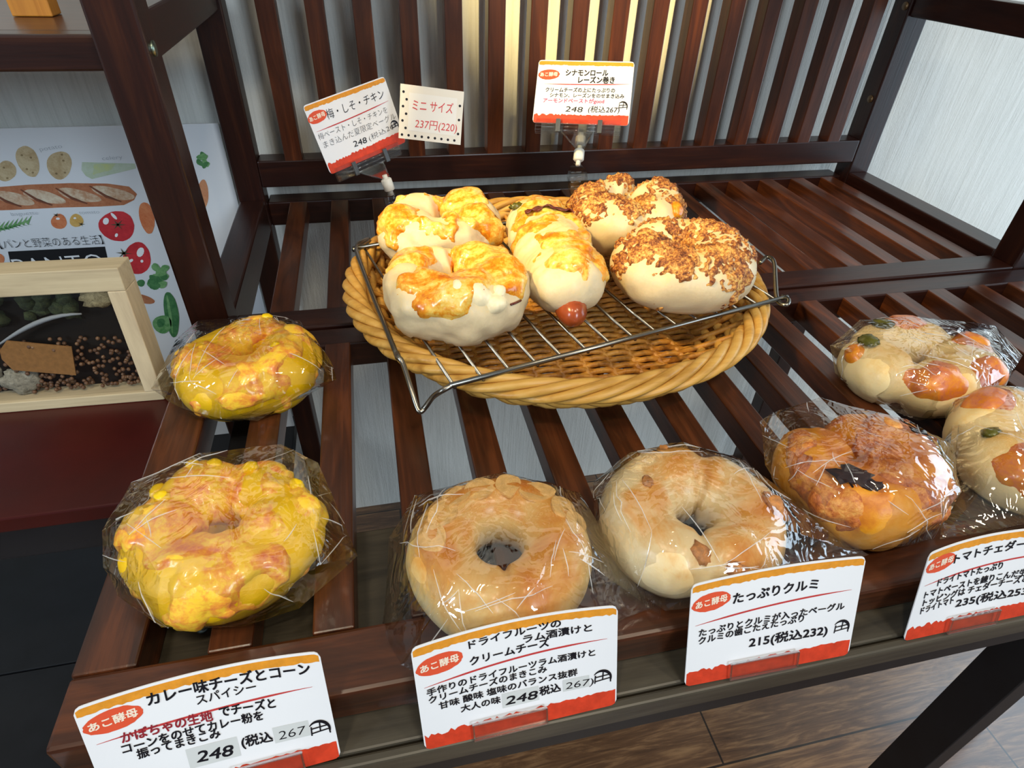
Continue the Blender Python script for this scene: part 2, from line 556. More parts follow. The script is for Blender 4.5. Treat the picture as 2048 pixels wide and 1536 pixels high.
# ------------------------------------------------------------------ slatted tray in front
tray = empty('slatted_tray', (0.32, 0.05, -0.0266), 'walnut brown slatted wooden tray holding the bagged bagels', 'tray')
TX1 = 0.83
mb = MB()
k = 0
while PX0 + k * PITCH + SW < TX1 - 0.03:
    x = PX0 + k * PITCH
    mb.box(x, x + SW, -0.0915, 0.202, -0.021, 0.0, 0.0012)
    k += 1
part(mb, 'tray_slats', M_ty, tray)
mb = MB(); mb.box(-0.162, TX1, -0.1285, -0.0915, -0.0264, 0.0, 0.0025); part(mb, 'front_rail', M_tx, tray)
mb = MB(); mb.box(-0.13, TX1 - 0.033, 0.199, 0.2275, -0.0264, 0.0, 0.0015); part(mb, 'rear_rail', M_wx, tray)
for x0, x1 in ((-0.162, -0.130), (TX1 - 0.033, TX1)):
    mb = MB(); mb.box(x0, x1, -0.0915, 0.2275, -0.0264, 0.0, 0.0015); part(mb, 'side_rail', M_ty, tray)

# ------------------------------------------------------------------ low stand whose grey ledge carries the price cards
ZL = -0.0266
stand = empty('display_stand', (0.32, -0.08, FZ), 'dark stand with a grey worn wooden ledge under the price cards', 'table')
mb = MB()
mb.box(-0.166, 0.90, -0.1465, -0.002, ZL - 0.018, ZL, 0.0015)
mb.box(-0.166, 0.90, -0.1535, -0.1475, ZL - 0.0185, ZL - 0.0006, 0.0015)
part(mb, 'ledge_board', M_ledge, stand)
mb = MB(); mb.box(-0.164, 0.898, -0.152, -0.128, ZL - 0.034, ZL - 0.018, 0.001); part(mb, 'front_fascia', M_black, stand)
for x, yy in ((-0.15, ((-0.151, -0.118), (-0.04, -0.008))), (0.482, ((-0.151, -0.118),)), (0.87, ((-0.151, -0.118), (-0.04, -0.008)))):
    for y0, y1 in yy:
        mb = MB(); mb.box(x, x + 0.022, y0, y1, FZ, ZL - 0.018, 0.001); part(mb, 'leg', M_black, stand)
mb = MB(); mb.box(-0.118, -0.100, -0.10, 0.199, -0.040, -0.0268, 0.001); part(mb, 'brace', M_black, stand)
p = at_z(405, 1256, -0.0268)
mb = MB(); mb.ball((p.x, p.y, -0.0266), 0.0038, 0.0038, 0.0012, 14, 6)
mb.box(p.x - 0.002, p.x + 0.002, p.y - 0.0004, p.y + 0.0004, -0.0256, -0.0252, 0, mi=1)
mb.box(p.x - 0.0004, p.x + 0.0004, p.y - 0.002, p.y + 0.002, -0.0256, -0.0252, 0, mi=1)
part(mb, 'screw', [plain('screw_zinc', '#a9c4c8', 0.35, 0.5, 0.7), M_black], stand)

# ------------------------------------------------------------------ dark red side table at the left
ZT = -0.015
table = empty('side_table', (-0.45, 0.12, FZ), 'dark red lacquered side table under the framed box', 'table')
mb = MB(); mb.box(-0.80, -0.166, 0.0445, 0.194, ZT - 0.014, ZT, 0.0015); part(mb, 'tabletop', M_red, table)
mb = MB(); mb.box(-0.79, -0.176, 0.052, 0.186, ZT - 0.05, ZT - 0.014, 0.001); part(mb, 'apron', M_black, table)
mb = MB(); mb.box(-0.757, -0.201, 0.052, 0.186, -0.445, -0.4205, 0.001); part(mb, 'dark_filler_shelf', M_black, table)  # black shelf added in place of the shaded floor below
for x in (-0.78, -0.20):
    for y in (0.055, 0.16):
        mb = MB(); mb.box(x, x + 0.022, y, y + 0.022, FZ, ZT - 0.05, 0.001); part(mb, 'leg', M_black, table)

# ------------------------------------------------------------------ upper shelf at the left, with an orange wooden block
us = empty('side_shelf', (-0.45, 0.4, FZ), 'dark brown shelf with a thick front bar above the vegetable poster', 'shelf')
mb = MB(); mb.box(-0.86, XL0 - 0.001, 0.252, 0.272, 0.2205, 0.2445, 0.002); part(mb, 'front_bar', M_wx, us)
mb = MB(); mb.box(-0.86, XL0 - 0.003, 0.273, 0.56, 0.232, 0.2442, 0.001); part(mb, 'shelf_board', M_tx, us)
mb = MB(); mb.box(-0.86, XL0 - 0.01, 0.188, 0.615, -0.445, -0.4205, 0.001); part(mb, 'dark_filler_board', M_black, us)  # added black board standing in for floor in shade; carries the poster
for y in (0.273, 0.53):
    mb = MB(); mb.box(-0.855, -0.83, y, y + 0.028, FZ, 0.232, 0.001); part(mb, 'leg', M_wz, us)
a = at_z(28, 38, 0.2443); b_ = at_z(108, 30, 0.2443)
wb = empty('wooden_block', (a.x, 0.30, 0.2444), 'orange wooden block standing on the upper left shelf', 'block')
pw = at_z(70, 34, 0.2443)
mb = MB(); mb.box(pw.x - 0.016, pw.x + 0.013, pw.y, pw.y + 0.02, 0.2444, 0.262, 0.001); part(mb, 'foot', M_orange_wood, wb)
mb = MB(); mb.box(pw.x - 0.011, pw.x + 0.009, pw.y + 0.003, pw.y + 0.018, 0.262, 0.36, 0.001); part(mb, 'upright', M_orange_wood, wb)


# ------------------------------------------------------------------ lettering helper: text outlines as 2-D triangles
_tcache = {}


def text2d(s, bold):
    key = (s, bold)
    if key in _tcache: return _tcache[key]
    cu = bpy.data.curves.new('lettering', 'FONT')
    cu.body = s
    cu.offset = bold
    cu.resolution_u = 3
    o = bpy.data.objects.new('lettering', cu)
    C.objects.link(o)
    dg = bpy.context.evaluated_depsgraph_get()
    ev = o.evaluated_get(dg)
    me = ev.to_mesh()
    vs = [(v.co.x, v.co.y) for v in me.vertices]
    fs = [list(p.vertices) for p in me.polygons]
    ev.to_mesh_clear()
    bpy.data.objects.remove(o); bpy.data.curves.remove(cu)
    _tcache[key] = (vs, fs)
    return vs, fs


def put_text(mb, s, x0, y0, x1, y1, h, z, mi=0, bold=0.02, shear=0.0):
    """text from baseline point (x0,y0) to (x1,y1), characters h high; bold strokes are the outline inked several times over"""
    vs, fs = text2d(s, min(0.0, bold))
    if not vs: return
    xa = min(v[0] for v in vs); xb = max(v[0] for v in vs)
    L = math.hypot(x1 - x0, y1 - y0)
    c, sn = (x1 - x0) / L, (y1 - y0) / L
    kx, ky = L / (xb - xa), h / 0.86
    d = bold * h if bold > 0 else 0
    shifts = [(0, 0)] if d == 0 else [(-d, -d), (d, -d), (d, d), (-d, d), (0, d), (0, -d)]
    for k, (dx, dy) in enumerate(shifts):
        out = []
        for x, y in vs:
            px = (x - xa) * kx + shear * y * ky + dx
            py = y * ky + dy
            out.append((x0 + px * c - py * sn, y0 + px * sn + py * c, z + k * 0.000012))
        mb.add(out, fs, mi)


def strip(mb, top, bot, z, mi=0):
    """ribbon between two polylines of equal length"""
    n = len(top)
    vs = [(x, y, z) for x, y in top] + [(x, y, z) for x, y in bot]
    mb.add(vs, [[i, i + n, i + n + 1, i + 1] for i in range(n - 1)], mi)


def disc(mb, cx, cy, rx, ry, z, mi=0, n=28, rot=0.0, jit=0.0, rnd=None):
    vs = [(cx, cy, z)]
    for i in range(n):
        a = 2 * math.pi * i / n
        k = 1 + (rnd.uniform(-jit, jit) if rnd else 0)
        x, y = math.cos(a) * rx * k, math.sin(a) * ry * k
        vs.append((cx + x * math.cos(rot) - y * math.sin(rot), cy + x * math.sin(rot) + y * math.cos(rot), z))
    mb.add(vs, [[0, i + 1, (i + 1) % n + 1] for i in range(n)], mi)


def poly(mb, pts, z, mi=0):
    mb.add([(x, y, z) for x, y in pts], [list(range(len(pts)))], mi)


def basis(yaw, lean, roll):
    yaw, lean, roll = (math.radians(a) for a in (yaw, lean, roll))

    def T(a, b):
        cr, sr = math.cos(roll), math.sin(roll)
        a, b = a * cr - b * sr, a * sr + b * cr
        lx, ly, lz = a, b * math.sin(lean), b * math.cos(lean)
        return Vector((lx * math.cos(yaw) - ly * math.sin(yaw), lx * math.sin(yaw) + ly * math.cos(yaw), lz))
    e1, e2 = T(1, 0), T(0, 1)
    n = e1.cross(e2)
    return Matrix((e1, e2, n)).transposed()


CARD_MATS = None


def make_card(pos, yaw, lean, roll, label, rows, bend=0.0, w=0.1065, h=0.070, mark=True, seed=1, band=1.0, oval=(13.0, 56.0), line=(4, 42, 101, 48), stickers=()):
    rnd = random.Random(seed)
    R = basis(yaw, lean, roll)

    def bent(mb):
        vv = []
        for x, y, z in mb.v:
            s = x / w; t = y / h
            vv.append((x, y, z - bend * max(0, t) * (1 - (2 * s - 1) ** 2)))
        mb.v = vv
    # paper with rounded corners and real thickness
    mb = MB()
    nx = 24
    xs = [w * i / nx for i in range(nx + 1)]
    r = 0.0035

    def ylim(x):
        d = min(x, w - x)
        k = r - math.sqrt(max(0, r * r - (r - d) ** 2)) if d < r else 0
        return k, h - k
    xs = sorted(set([0.0, r * 0.3, r * 0.7, w - r * 0.3, w - r * 0.7] + xs))
    for zz in (0.0, -0.0006):
        vs = []
        for x in xs:
            lo, hi = ylim(x)
            for j in range(7): vs.append((x, lo + (hi - lo) * j / 6, zz))
        n = len(xs)
        mb.add(vs, [[i * 7 + j, (i + 1) * 7 + j, (i + 1) * 7 + j + 1, i * 7 + j + 1] for i in range(n - 1) for j in range(6)])
    vs = []
    for x in xs:
        lo, hi = ylim(x)
        vs += [(x, lo, 0), (x, lo, -0.0006), (x, hi, 0), (x, hi, -0.0006)]
    n = len(xs)
    fs = []
    for i in range(n - 1):
        a, b = i * 4, (i + 1) * 4
        fs += [[a, b, b + 1, a + 1], [a + 2, a + 3, b + 3, b + 2]]
    fs += [[0, 1, 3, 2], [(n - 1) * 4, (n - 1) * 4 + 2, (n - 1) * 4 + 3, (n - 1) * 4 + 1]]
    mb.add(vs, fs)
    bent(mb)
    card = mb.build('price_card', M_paper)
    card.matrix_world = Matrix.Translation(Vector(pos)) @ R.to_4x4()
    tag(card, label, 'price card', 'printed price cards')
    mm = 0.001
    # printed bands
    mb = MB()
    nx = 60
    xs = [0.0008 + (w - 0.0016) * i / nx for i in range(nx + 1)]
    strip(mb, [(x, h - 0.0012 - ylim(x)[0] * 0.8) for x in xs], [(x, h - (5.6 + rnd.uniform(-0.5, 0.5)) * mm) for x in xs], 0.00012, 0)
    top = []
    for i, x in enumerate(xs):
        t = i / nx
        hh = (9.5 + 2.0 * t) * band
        j = 1.2 * (1 - t) + 0.35
        top.append((x, (hh + rnd.uniform(-j, j)) * mm))
    strip(mb, top, [(x, ylim(x)[0]) for x in xs], 0.00012, 1)
    bent(mb)
    mb.build('printed_band', [M_obandm, M_rband], card)
    # stamp
    mb = MB()
    disc(mb, oval[0] * mm, oval[1] * mm, 12.0 * mm, 6.0 * mm, 0.00014, 0, 40, 0.06, 0.03, rnd)
    put_text(mb, 'あこ酵母', (oval[0] - 9.6) * mm, (oval[1] - 2.2) * mm, (oval[0] + 9.8) * mm, (oval[1] - 1.2) * mm, 4.4 * mm, 0.00026, 1, 0.03)
    bent(mb)
    mb.build('stamp', [M_stamp, M_stampink], card)
    # lettering
    mb = MB()
    for (x0, y0, x1, y1) in stickers:
        poly(mb, [(x0 * mm, y0 * mm), (x1 * mm, y0 * mm), (x1 * mm, y1 * mm), (x0 * mm, y1 * mm)], 0.00016, 3)
    for row in rows:
        s, x0, y0, x1, y1, hh = row[:6]
        mi = row[6] if len(row) > 6 else 0
        bold = row[7] if len(row) > 7 else 0.028
        sh = row[8] if len(row) > 8 else 0.0
        put_text(mb, s, x0 * mm, y0 * mm, x1 * mm, y1 * mm, hh * mm, 0.0003, mi, bold, sh)
    # brush line
    x0, y0, x1, y1 = line
    top, bot = [], []
    for i in range(41):
        t = i / 40
        x = x0 + (x1 - x0) * t
        y = y0 + (y1 - y0) * (t + 0.10 * math.sin(math.pi * t) * (1 if y1 > y0 + 3 else -3))
        th = 0.55 * min(1, 4 * t + 0.15, 4 * (1 - t) + 0.15)
        top.append((x * mm, (y + th) * mm)); bot.append((x * mm, (y - th) * mm))
    strip(mb, top, bot, 0.0002, 1)
    if mark:
        mx, my = 99.0, 23.0
        outer, inner = [], []
        for i in range(25):
            a = math.radians(150 - 175 * i / 24)
            th = 1.6 * math.sin(math.pi * (i + 1) / 27) + 0.25
            ox, oy = 5.4 * math.cos(a), 6.0 * math.sin(a)
            k = 1 - th / 5.8
            outer.append(((mx - 0.8 + ox) * mm, (my - 1.5 + oy) * mm)); inner.append(((mx - 0.8 + ox * k) * mm, (my - 1.5 + oy * k) * mm))
        strip(mb, outer, inner, 0.0003, 0)
        for (ax, ay, bx, by, t) in ((-4.6, 1.0, -5.0, -4.5, 0.35), (-0.2, 3.4, -0.6, -2.6, 0.35), (-4.8, -0.4, 3.6, 0.4, 0.4), (-5.0, -3.2, 3.9, -2.0, 0.4), (3.7, -1.5, 3.9, -5.0, 0.35)):
            dx, dy = bx - ax, by - ay; L = math.hypot(dx, dy); nx_, ny_ = -dy / L * t, dx / L * t
            poly(mb, [((mx + ax + nx_) * mm, (my + ay + ny_) * mm), ((mx + ax - nx_) * mm, (my + ay - ny_) * mm), ((mx + bx - nx_) * mm, (my + by - ny_) * mm), ((mx + bx + nx_) * mm, (my + by + ny_) * mm)], 0.0003, 0)
    bent(mb)
    mb.build('lettering', [M_ink, M_redink, M_pinkink, M_sticker, M_maroon], card)
    return card


def holder(card, s0, s1, label):
    """clear acrylic stand: sloping back plate, foot and a front lip over the card's lower edge"""
    R = card.matrix_world
    h_ = MB()

    def bx(x0, x1, y0, y1, z0, z1, mi=0):
        q = MB(); q.box(x0, x1, y0, y1, z0, z1, 0.0003, mi)
        q.v = [tuple(R @ Vector(v)) for v in q.v]
        return q
    base = R @ Vector(((s0 + s1) / 2, 0, 0))
    root = empty('card_holder', (base.x, base.y, ZL), label, 'card holder', 'acrylic card holders')
    part(bx(s0 - 0.012, s1 + 0.012, 0.001, 0.046, -0.0074, -0.0058), 'back_plate', M_acry, root)
    part(bx(s0, s1, 0.0012, 0.0125, 0.0016, 0.0030), 'front_lip', M_acry, root)
    e = MB()
    for (x0, x1, y0, y1) in ((s0 - 0.0004, s0 + 0.0006, 0.001, 0.0125), (s1 - 0.0006, s1 + 0.0004, 0.001, 0.0125), (s0, s1, 0.0121, 0.0128), (s0, s1, 0.0008, 0.0014)):
        q = bx(x0, x1, y0, y1, 0.0015, 0.0031); e.add(q.v, q.f)
    part(e, 'lip_edge', clear_mat('acrylic_rim', 0.1, 2.0, 0.3), root)
    f = MB(); f.box(base.x - (s1 - s0) / 2, base.x + (s1 - s0) / 2, base.y + 0.0035, base.y + 0.020, ZL, ZL + 0.0012, 0.0002)
    part(f, 'foot_plate', M_acry, root)
    return root


zc = ZL + 0.0004
c1 = make_card((-0.1330, -0.1535, zc), 3.0, 19.3, 0.3, 'price card for the curry cheese and corn bread, leftmost on the ledge', [
    ('カレー味チーズとコーン', 27.6, 58.2, 99.5, 56.8, 6.4), ('スパイシー', 47, 51.5, 73.7, 52.0, 5.2, 0, 0.015),
    ('かぼちゃの生地', 13.5, 42.6, 51.9, 41.2, 5.6, 4), ('でチーズと', 55.2, 42.0, 80.4, 40.4, 5.6),
    ('コーンをのせてカレー粉を', 12.5, 36.6, 73.7, 35.0, 5.2), ('振ってまきこみ', 17.5, 31.4, 53.3, 30.8, 5.2),
    ('248', 40.6, 19.8, 56.4, 18.6, 7.5, 0, 0.02, 0.2), ('(税込', 61.5, 22.0, 75.7, 21.3, 6.0), ('267', 78.5, 20.6, 91.2, 20.8, 6.2, 0, -0.008, 0.15)],
    bend=0.0055, w=0.1055, h=0.0685, seed=3, line=(4, 45.8, 99, 48.2), stickers=((37, 17, 60, 28.5), (76.5, 19, 93.5, 28.5)))
c2 = make_card((0.0150, -0.1530, zc), 0.5, 17, 1.0, 'price card for the dried fruit and cream cheese bread, leaning before the almond bagel', [
    ('ドライフルーツの', 28.5, 58.6, 76.7, 60.4, 4.6), ('ラム酒漬けと', 56.7, 54.2, 92.9, 54.8, 4.6), ('クリームチーズ', 28.2, 48.2, 70.1, 49.4, 5.0),
    ('手作りのドライフルーツラム酒漬けと', 4.9, 36.6, 94.4, 38.3, 4.3), ('クリームチーズのまきこみ', 5.4, 31.4, 67.9, 33.2, 4.3),
    ('甘味 酸味 塩味のバランス抜群', 10.1, 25.9, 84.4, 27.1, 4.3), ('大人の味', 20.9, 20.2, 41.9, 20.0, 4.3),
    ('248', 44.5, 17.4, 61.5, 17.0, 6.4, 0, 0.02, 0.2), ('税込', 63.3, 18.6, 74.9, 18.9, 5.4), ('267)', 77.5, 18.7, 93.1, 18.4, 5.4, 0, -0.004, 0.15)],
    bend=0.005, seed=5, h=0.069, oval=(13.0, 54.5), stickers=((42.8, 15.5, 62.8, 25), (76.2, 17.3, 91, 25.2)))
c3 = make_card((0.1639, -0.1495, zc), -1.1, 19.0, 0.2, 'price card for the walnut bread, leaning before the walnut bagel', [
    ('たっぷりクルミ', 26.6, 51.9, 79.3, 52.4, 6.6), ('たっぷりとクルミが入ったベーグル', 6.6, 34.5, 98.0, 35.3, 4.7),
    ('クルミの歯ごたえたっぷり', 6.8, 29.0, 72.8, 31.0, 4.7), ('215(税込232)', 39, 19.8, 89.2, 18.8, 6.6)],
    bend=0.0032, seed=7)
c4 = make_card((0.310, -0.1505, zc), 0, 15, 0, 'price card for the tomato cheddar bread, at the right edge of the ledge', [
    ('トマトチェダーチーズ', 24, 53.0, 101.0, 54.5, 6.2), ('ドライトマトたっぷり', 14.8, 39.2, 63.4, 41.0, 5.0),
    ('トマトペーストを練りこんだ生地', 6.3, 32.4, 88.1, 33.0, 5.0), ('トッピングは チェダーチーズと', 7.0, 26.4, 84.9, 28.0, 5.0),
    ('ドライトマト', 7.0, 20.2, 31.4, 22.4, 5.0), ('235(税込253)', 33.8, 18.6, 90.6, 17.6, 6.2)],
    bend=0.006, seed=9, h=0.067)
holder(c1, 0.055, 0.088, 'clear acrylic holder of the lower left price card')
holder(c2, 0.026, 0.066, 'clear acrylic holder before the almond bagel')
holder(c3, 0.027, 0.070, 'clear acrylic holder before the walnut bagel')
holder(c4, 0.030, 0.066, 'clear acrylic holder at the right edge of the ledge')

ch = make_card((-0.0263, 0.4188, 0.0831), 28.9, 13.2, 9.7, 'handwritten price card for the plum shiso chicken bread, tilted on its clip', [
    ('梅・しそ・チキン', 21.5, 53.4, 97.5, 53.2, 9.5, 0, -0.004, 0.1), ('梅ペースト・しそ・チキンを', 3.0, 37.1, 95.2, 37.7, 6.6, 0, -0.014, 0.08),
    ('まき込んだ夏限定ベーグル', 5.0, 27.8, 103.0, 28.3, 6.8, 0, -0.014, 0.08), ('248', 39.2, 17.0, 56.8, 16.2, 7.5, 0, 0.004, 0.1), ('(税込267', 60.4, 16.8, 101.5, 19.8, 6.0, 0, -0.014, 0.08)],
    seed=11, band=1.15, line=(3.5, 45.5, 101, 48.5), w=0.106, h=0.0734, oval=(11.0, 59.0))
cn = make_card((0.2007, 0.4027, 0.1376), -24.3, 41.2, 3.2, 'upright price card for the cinnamon roll, clipped to the back of the basket', [
    ('シナモンロール', 31.9, 55.5, 78.7, 56.2, 7.2), ('レーズン巻き', 46.6, 47.4, 86.5, 48.0, 7.2), ('クリームチーズの上にたっぷりの', 11.1, 36.2, 88.0, 37.2, 5.0, 0, 0.016),
    ('シナモン、レーズンをのせまき込み', 16.6, 30.2, 98.7, 31.0, 4.8, 0, 0.016), ('アーモンドペーストがgood', 9.7, 23.8, 77.4, 24.6, 4.9, 2, 0.018),
    ('248', 35.3, 13.8, 54.3, 13.4, 7.5, 0, 0.002, 0.15), ('(税込267)', 60.7, 14.2, 94.9, 14.4, 7.0, 0, 0.004, 0.1)],
    seed=13, line=(9, 45, 103, 47.0), w=0.1064, h=0.0729)


# small handwritten card with a dotted border
def mini_card():
    TL, TR, BR, BL = (at_y(u, v, y) for u, v, y in ((786, 165, 0.440), (916, 181, 0.432), (921, 290, 0.418), (797, 276, 0.424)))
    e1 = (BR - BL); w = e1.length; e1.normalize()
    e2 = ((TL - BL) - e1 * (TL - BL).dot(e1)); h = e2.length; e2.normalize()
    M = Matrix((e1, e2, e1.cross(e2))).transposed()
    mb = MB(); mb.box(0, w, 0, h, -0.0005, 0, 0.0)
    o = mb.build('mini_card', plain('cream_card', '#efeadd', 0.6, 0.3))
    o.matrix_world = Matrix.Translation(BL) @ M.to_4x4()
    tag(o, 'small cream card with black dotted border and red handwriting', 'price card')
    mb = MB()
    poly(mb, [(w * 0.14, h * 0.16), (w * 0.90, h * 0.16), (w * 0.90, h * 0.86), (w * 0.14, h * 0.86)], 0.0002, 0)
    mb.build('note_paper', plain('note_white', '#f3f1ea', 0.6, 0.3), o)
    mb = MB(); rnd = random.Random(4)
    st = w / 9.5
    for i in range(10):
        for j in range(8):
            x, y = (i + 0.5 + 0.5 * (j % 2)) * st, (j + 0.55) * h / 7.6
            if x > w - 0.002 or y > h - 0.002: continue
            if w * 0.13 < x < w * 0.91 and h * 0.15 < y < h * 0.87: continue
            disc(mb, x, y, 0.0014, 0.0014, 0.0002, 0, 12)
    mb.build('dotted_border', M_ink, o)
    mb = MB()
    put_text(mb, 'ミニ サイズ', w * 0.20, h * 0.56, w * 0.84, h * 0.58, h * 0.19, 0.0004, 0, 0.004, 0.05)
    put_text(mb, '237円(220)', w * 0.25, h * 0.24, w * 0.92, h * 0.24, h * 0.17, 0.0004, 0, 0.0, 0.1)
    mb.build('lettering', plain('red_pen', '#d8494a', 0.5, 0.3), o)


mini_card()


def clip_stand(card, s0, s1, joint, foot, label):
    """clear clip bar gripping the card, funnel neck, white joint, clear grip on the basket rim"""
    R = card.matrix_world
    root = empty('card_clip', foot, label, 'card clip', 'clear card clips')

    def loc(q):
        q.v = [tuple(R @ Vector(v)) for v in q.v]; return q
    q = MB()
    q.box(s0, s1, -0.011, 0.0045, 0.0006, 0.0026, 0.0005)
    q.box(s0, s1, -0.011, 0.0035, -0.0036, -0.0012, 0.0005)
    for yy in (-0.009, -0.005, -0.001): q.tube([(s0, yy, 0.0030), (s1, yy, 0.0030)], 0.0008, 6)
    part(loc(q), 'clip_bar', M_acry, root)
    q = MB()
    for s in (s0 + (s1 - s0) * 0.27, s0 + (s1 - s0) * 0.76):
        q.box(s - 0.0025, s + 0.0025, -0.0115, 0.0035, 0.0020, 0.0044, 0.0004)
        part(loc(q), 'spring_band', plain('spring_grey', '#565a5e', 0.25, 0.6, 0.5), root); q = MB()
    J = Vector(joint); F_ = Vector(foot)
    m0 = (s0 + s1) / 2
    a, b = R @ Vector((m0 - 0.017, -0.010, 0.002)), R @ Vector((m0 + 0.017, -0.010, 0.002))
    a2, b2 = R @ Vector((m0 - 0.017, -0.010, -0.003)), R @ Vector((m0 + 0.017, -0.010, -0.003))
    top = J + (R.to_3x3() @ Vector((0, 0.008, 0)))
    q = MB()
    ex = (b - a).normalized() * 0.0045
    ez = (a2 - a).normalized() * 0.003
    t4 = [top - ex - ez * 0.5, top + ex - ez * 0.5, top + ex + ez * 0.5, top - ex + ez * 0.5]
    q.add([a, b, b2, a2] + t4, [[0, 1, 5, 4], [1, 2, 6, 5], [2, 3, 7, 6], [3, 0, 4, 7], [0, 3, 2, 1], [4, 5, 6, 7]])
    q.tube([a, top - ex], 0.0009, 6); q.tube([b, top + ex], 0.0009, 6)
    part(q, 'clip_neck', M_acry, root)
    ax = (top - J).normalized()
    q = MB(); q.tube([J - ax * 0.007, J - ax * 0.0055, J + ax * 0.0055, J + ax * 0.007], 0.006, 10, rr=[0.0045, 0.0062, 0.0062, 0.0045])
    q.tube([J - ax * 0.012, J + ax * 0.011], 0.0028, 8)
    part(q, 'ball_joint', plain('white_plastic', '#e4e2d8', 0.35, 0.5), root)
    q = MB()
    B = J - ax * 0.011
    d = (F_ - B)
    side = Vector((1, 0.1, 0)).normalized()
    prof = [(0.0, 0.004), (0.15, 0.010), (0.4, 0.0115), (0.75, 0.010), (1.0, 0.007)]
    vs, fs = [], []
    nrm = d.cross(side).normalized()
    for t, wd in prof:
        p = B + d * t
        for sx, sn in ((-1, -1), (1, -1), (1, 1), (-1, 1)):
            vs.append(p + side * wd * sx + nrm * 0.004 * sn)
    for i in range(len(prof) - 1):
        for j in range(4):
            fs.append([i * 4 + j, i * 4 + (j + 1) % 4, (i + 1) * 4 + (j + 1) % 4, (i + 1) * 4 + j])
    fs += [[3, 2, 1, 0], [len(vs) - 4, len(vs) - 3, len(vs) - 2, len(vs) - 1]]
    q.add(vs, fs)
    for t in (0.3, 0.45, 0.6, 0.75):
        p = B + d * t - nrm * 0.0045
        q.tube([p - side * 0.006, p + side * 0.006], 0.0009, 6)
    part(q, 'rim_grip', M_acry, root)
    return root


clip_stand(ch, 0.006, 0.094, (0.0352, 0.392, 0.0785), (0.045, 0.372, 0.050), 'clear plastic clip holding the tilted chicken price card')
clip_stand(cn, 0.004, 0.098, (0.2572, 0.3965, 0.1015), (0.2600, 0.398, 0.052), 'clear plastic clip holding the cinnamon roll price card')

# ------------------------------------------------------------------ wicker basket
BX, BY, RXB, RYB = 0.185, 0.222, 0.193, 0.183
basket = empty('wicker_basket', (BX, BY, 0.003), 'round golden wicker basket standing across the slats under the wire rack', 'basket')


def ring_pts(scale, z, n, fr=None, fz=None):
    out = []
    for i in range(n):
        a = 2 * math.pi * i / n
        dr = fr(a) if fr else 0
        dz = fz(a) if fz else 0
        out.append((BX + (RXB * scale + dr) * math.cos(a), BY + (RYB * scale + dr) * math.sin(a), z + dz))
    return out


mb = MB()
TW = 9
for s in range(5):
    ph = 2 * math.pi * s / 5
    mb.tube(ring_pts(1.0, 0.0425, 260, lambda a: 0.0070 * math.cos(TW * a + ph), lambda a: 0.0062 * math.sin(TW * a + ph)), 0.0042, 8, True, flat=0.85)
part(mb, 'rim_braid', M_wick, basket)
mb = MB()
for row, (sc, z, r) in enumerate(((0.955, 0.0305, 0.0048), (0.905, 0.0215, 0.0045), (0.845, 0.0135, 0.0042), (0.80, 0.0075, 0.0036))):
    for s in range(2):
        ph = math.pi * s + row * 0.9
        mb.tube(ring_pts(sc, z, 220, lambda a: 0.0045 * math.cos(18 * a + ph), lambda a: 0.0042 * math.sin(18 * a + ph)), r, 7, True)
part(mb, 'side_weave', M_wick, basket)
mb = MB()
for i in range(44):
    a = 2 * math.pi * i / 44
    pts = []
    for t in (0, 0.35, 0.7, 1.0):
        sc = 0.72 + 0.27 * t
        lean = 0.10 * t
        pts.append((BX + RXB * sc * math.cos(a + lean), BY + RYB * sc * math.sin(a + lean), 0.007 + 0.034 * t))
    mb.tube(pts, 0.0026, 6)
part(mb, 'stakes', M_wick_in, basket)
mb = MB()
nrod = 58
for i in range(nrod):
    y = -0.93 + 1.86 * i / (nrod - 1)
    half = math.sqrt(max(0, 1 - y * y)) * 0.80
    if half < 0.05: continue
    n = max(6, int(half * 50))
    pts = []
    for j in range(n + 1):
        x = -half + 2 * half * j / n
        pts.append((BX + RXB * x, BY + RYB * 0.80 * y, 0.0075 + 0.0024 * math.sin(x * 26 + math.pi * (i % 2))))
    mb.tube(pts, 0.0027, 6)
part(mb, 'base_weave', M_wick_in, basket)
mb = MB()
for i in range(13):
    x = -0.72 + 1.44 * i / 12
    half = math.sqrt(max(0, 1 - (x / 0.8) ** 2)) * 0.78
    mb.tube([(BX + RXB * x, BY - RYB * half, 0.0075), (BX + RXB * x, BY, 0.0072), (BX + RXB * x, BY + RYB * half, 0.0075)], 0.003, 6)
part(mb, 'base_ribs', M_wick_in, basket)

# ------------------------------------------------------------------ wire cooling rack on the basket
RZK = 0.0535
P0 = Vector((0.0500, 0.0490, RZK)); ang = math.radians(13.6)
E1 = Vector((math.cos(ang), math.sin(ang), 0)); E2 = Vector((-math.sin(ang), math.cos(ang), 0))
WRL, WRD = 0.337, 0.245
wr = empty('cooling_rack', (BX, BY, RZK - 0.004), 'steel wire cooling rack lying on the wicker basket', 'rack')


def rk(a, b, z=0.0):
    p = P0 + E1 * a + E2 * b
    return (p.x, p.y, p.z + z)


def smooth(pts, n=6):
    pts = [Vector(p) for p in pts]
    out = []
    for i in range(len(pts) - 1):
        p0, p1, p2, p3 = pts[max(0, i - 1)], pts[i], pts[i + 1], pts[min(len(pts) - 1, i + 2)]
        for j in range(n):
            t = j / n
            out.append(0.5 * ((2 * p1) + (p2 - p0) * t + (2 * p0 - 5 * p1 + 4 * p2 - p3) * t * t + (3 * p1 - p0 - 3 * p2 + p3) * t ** 3))
    out.append(pts[-1])
    return out


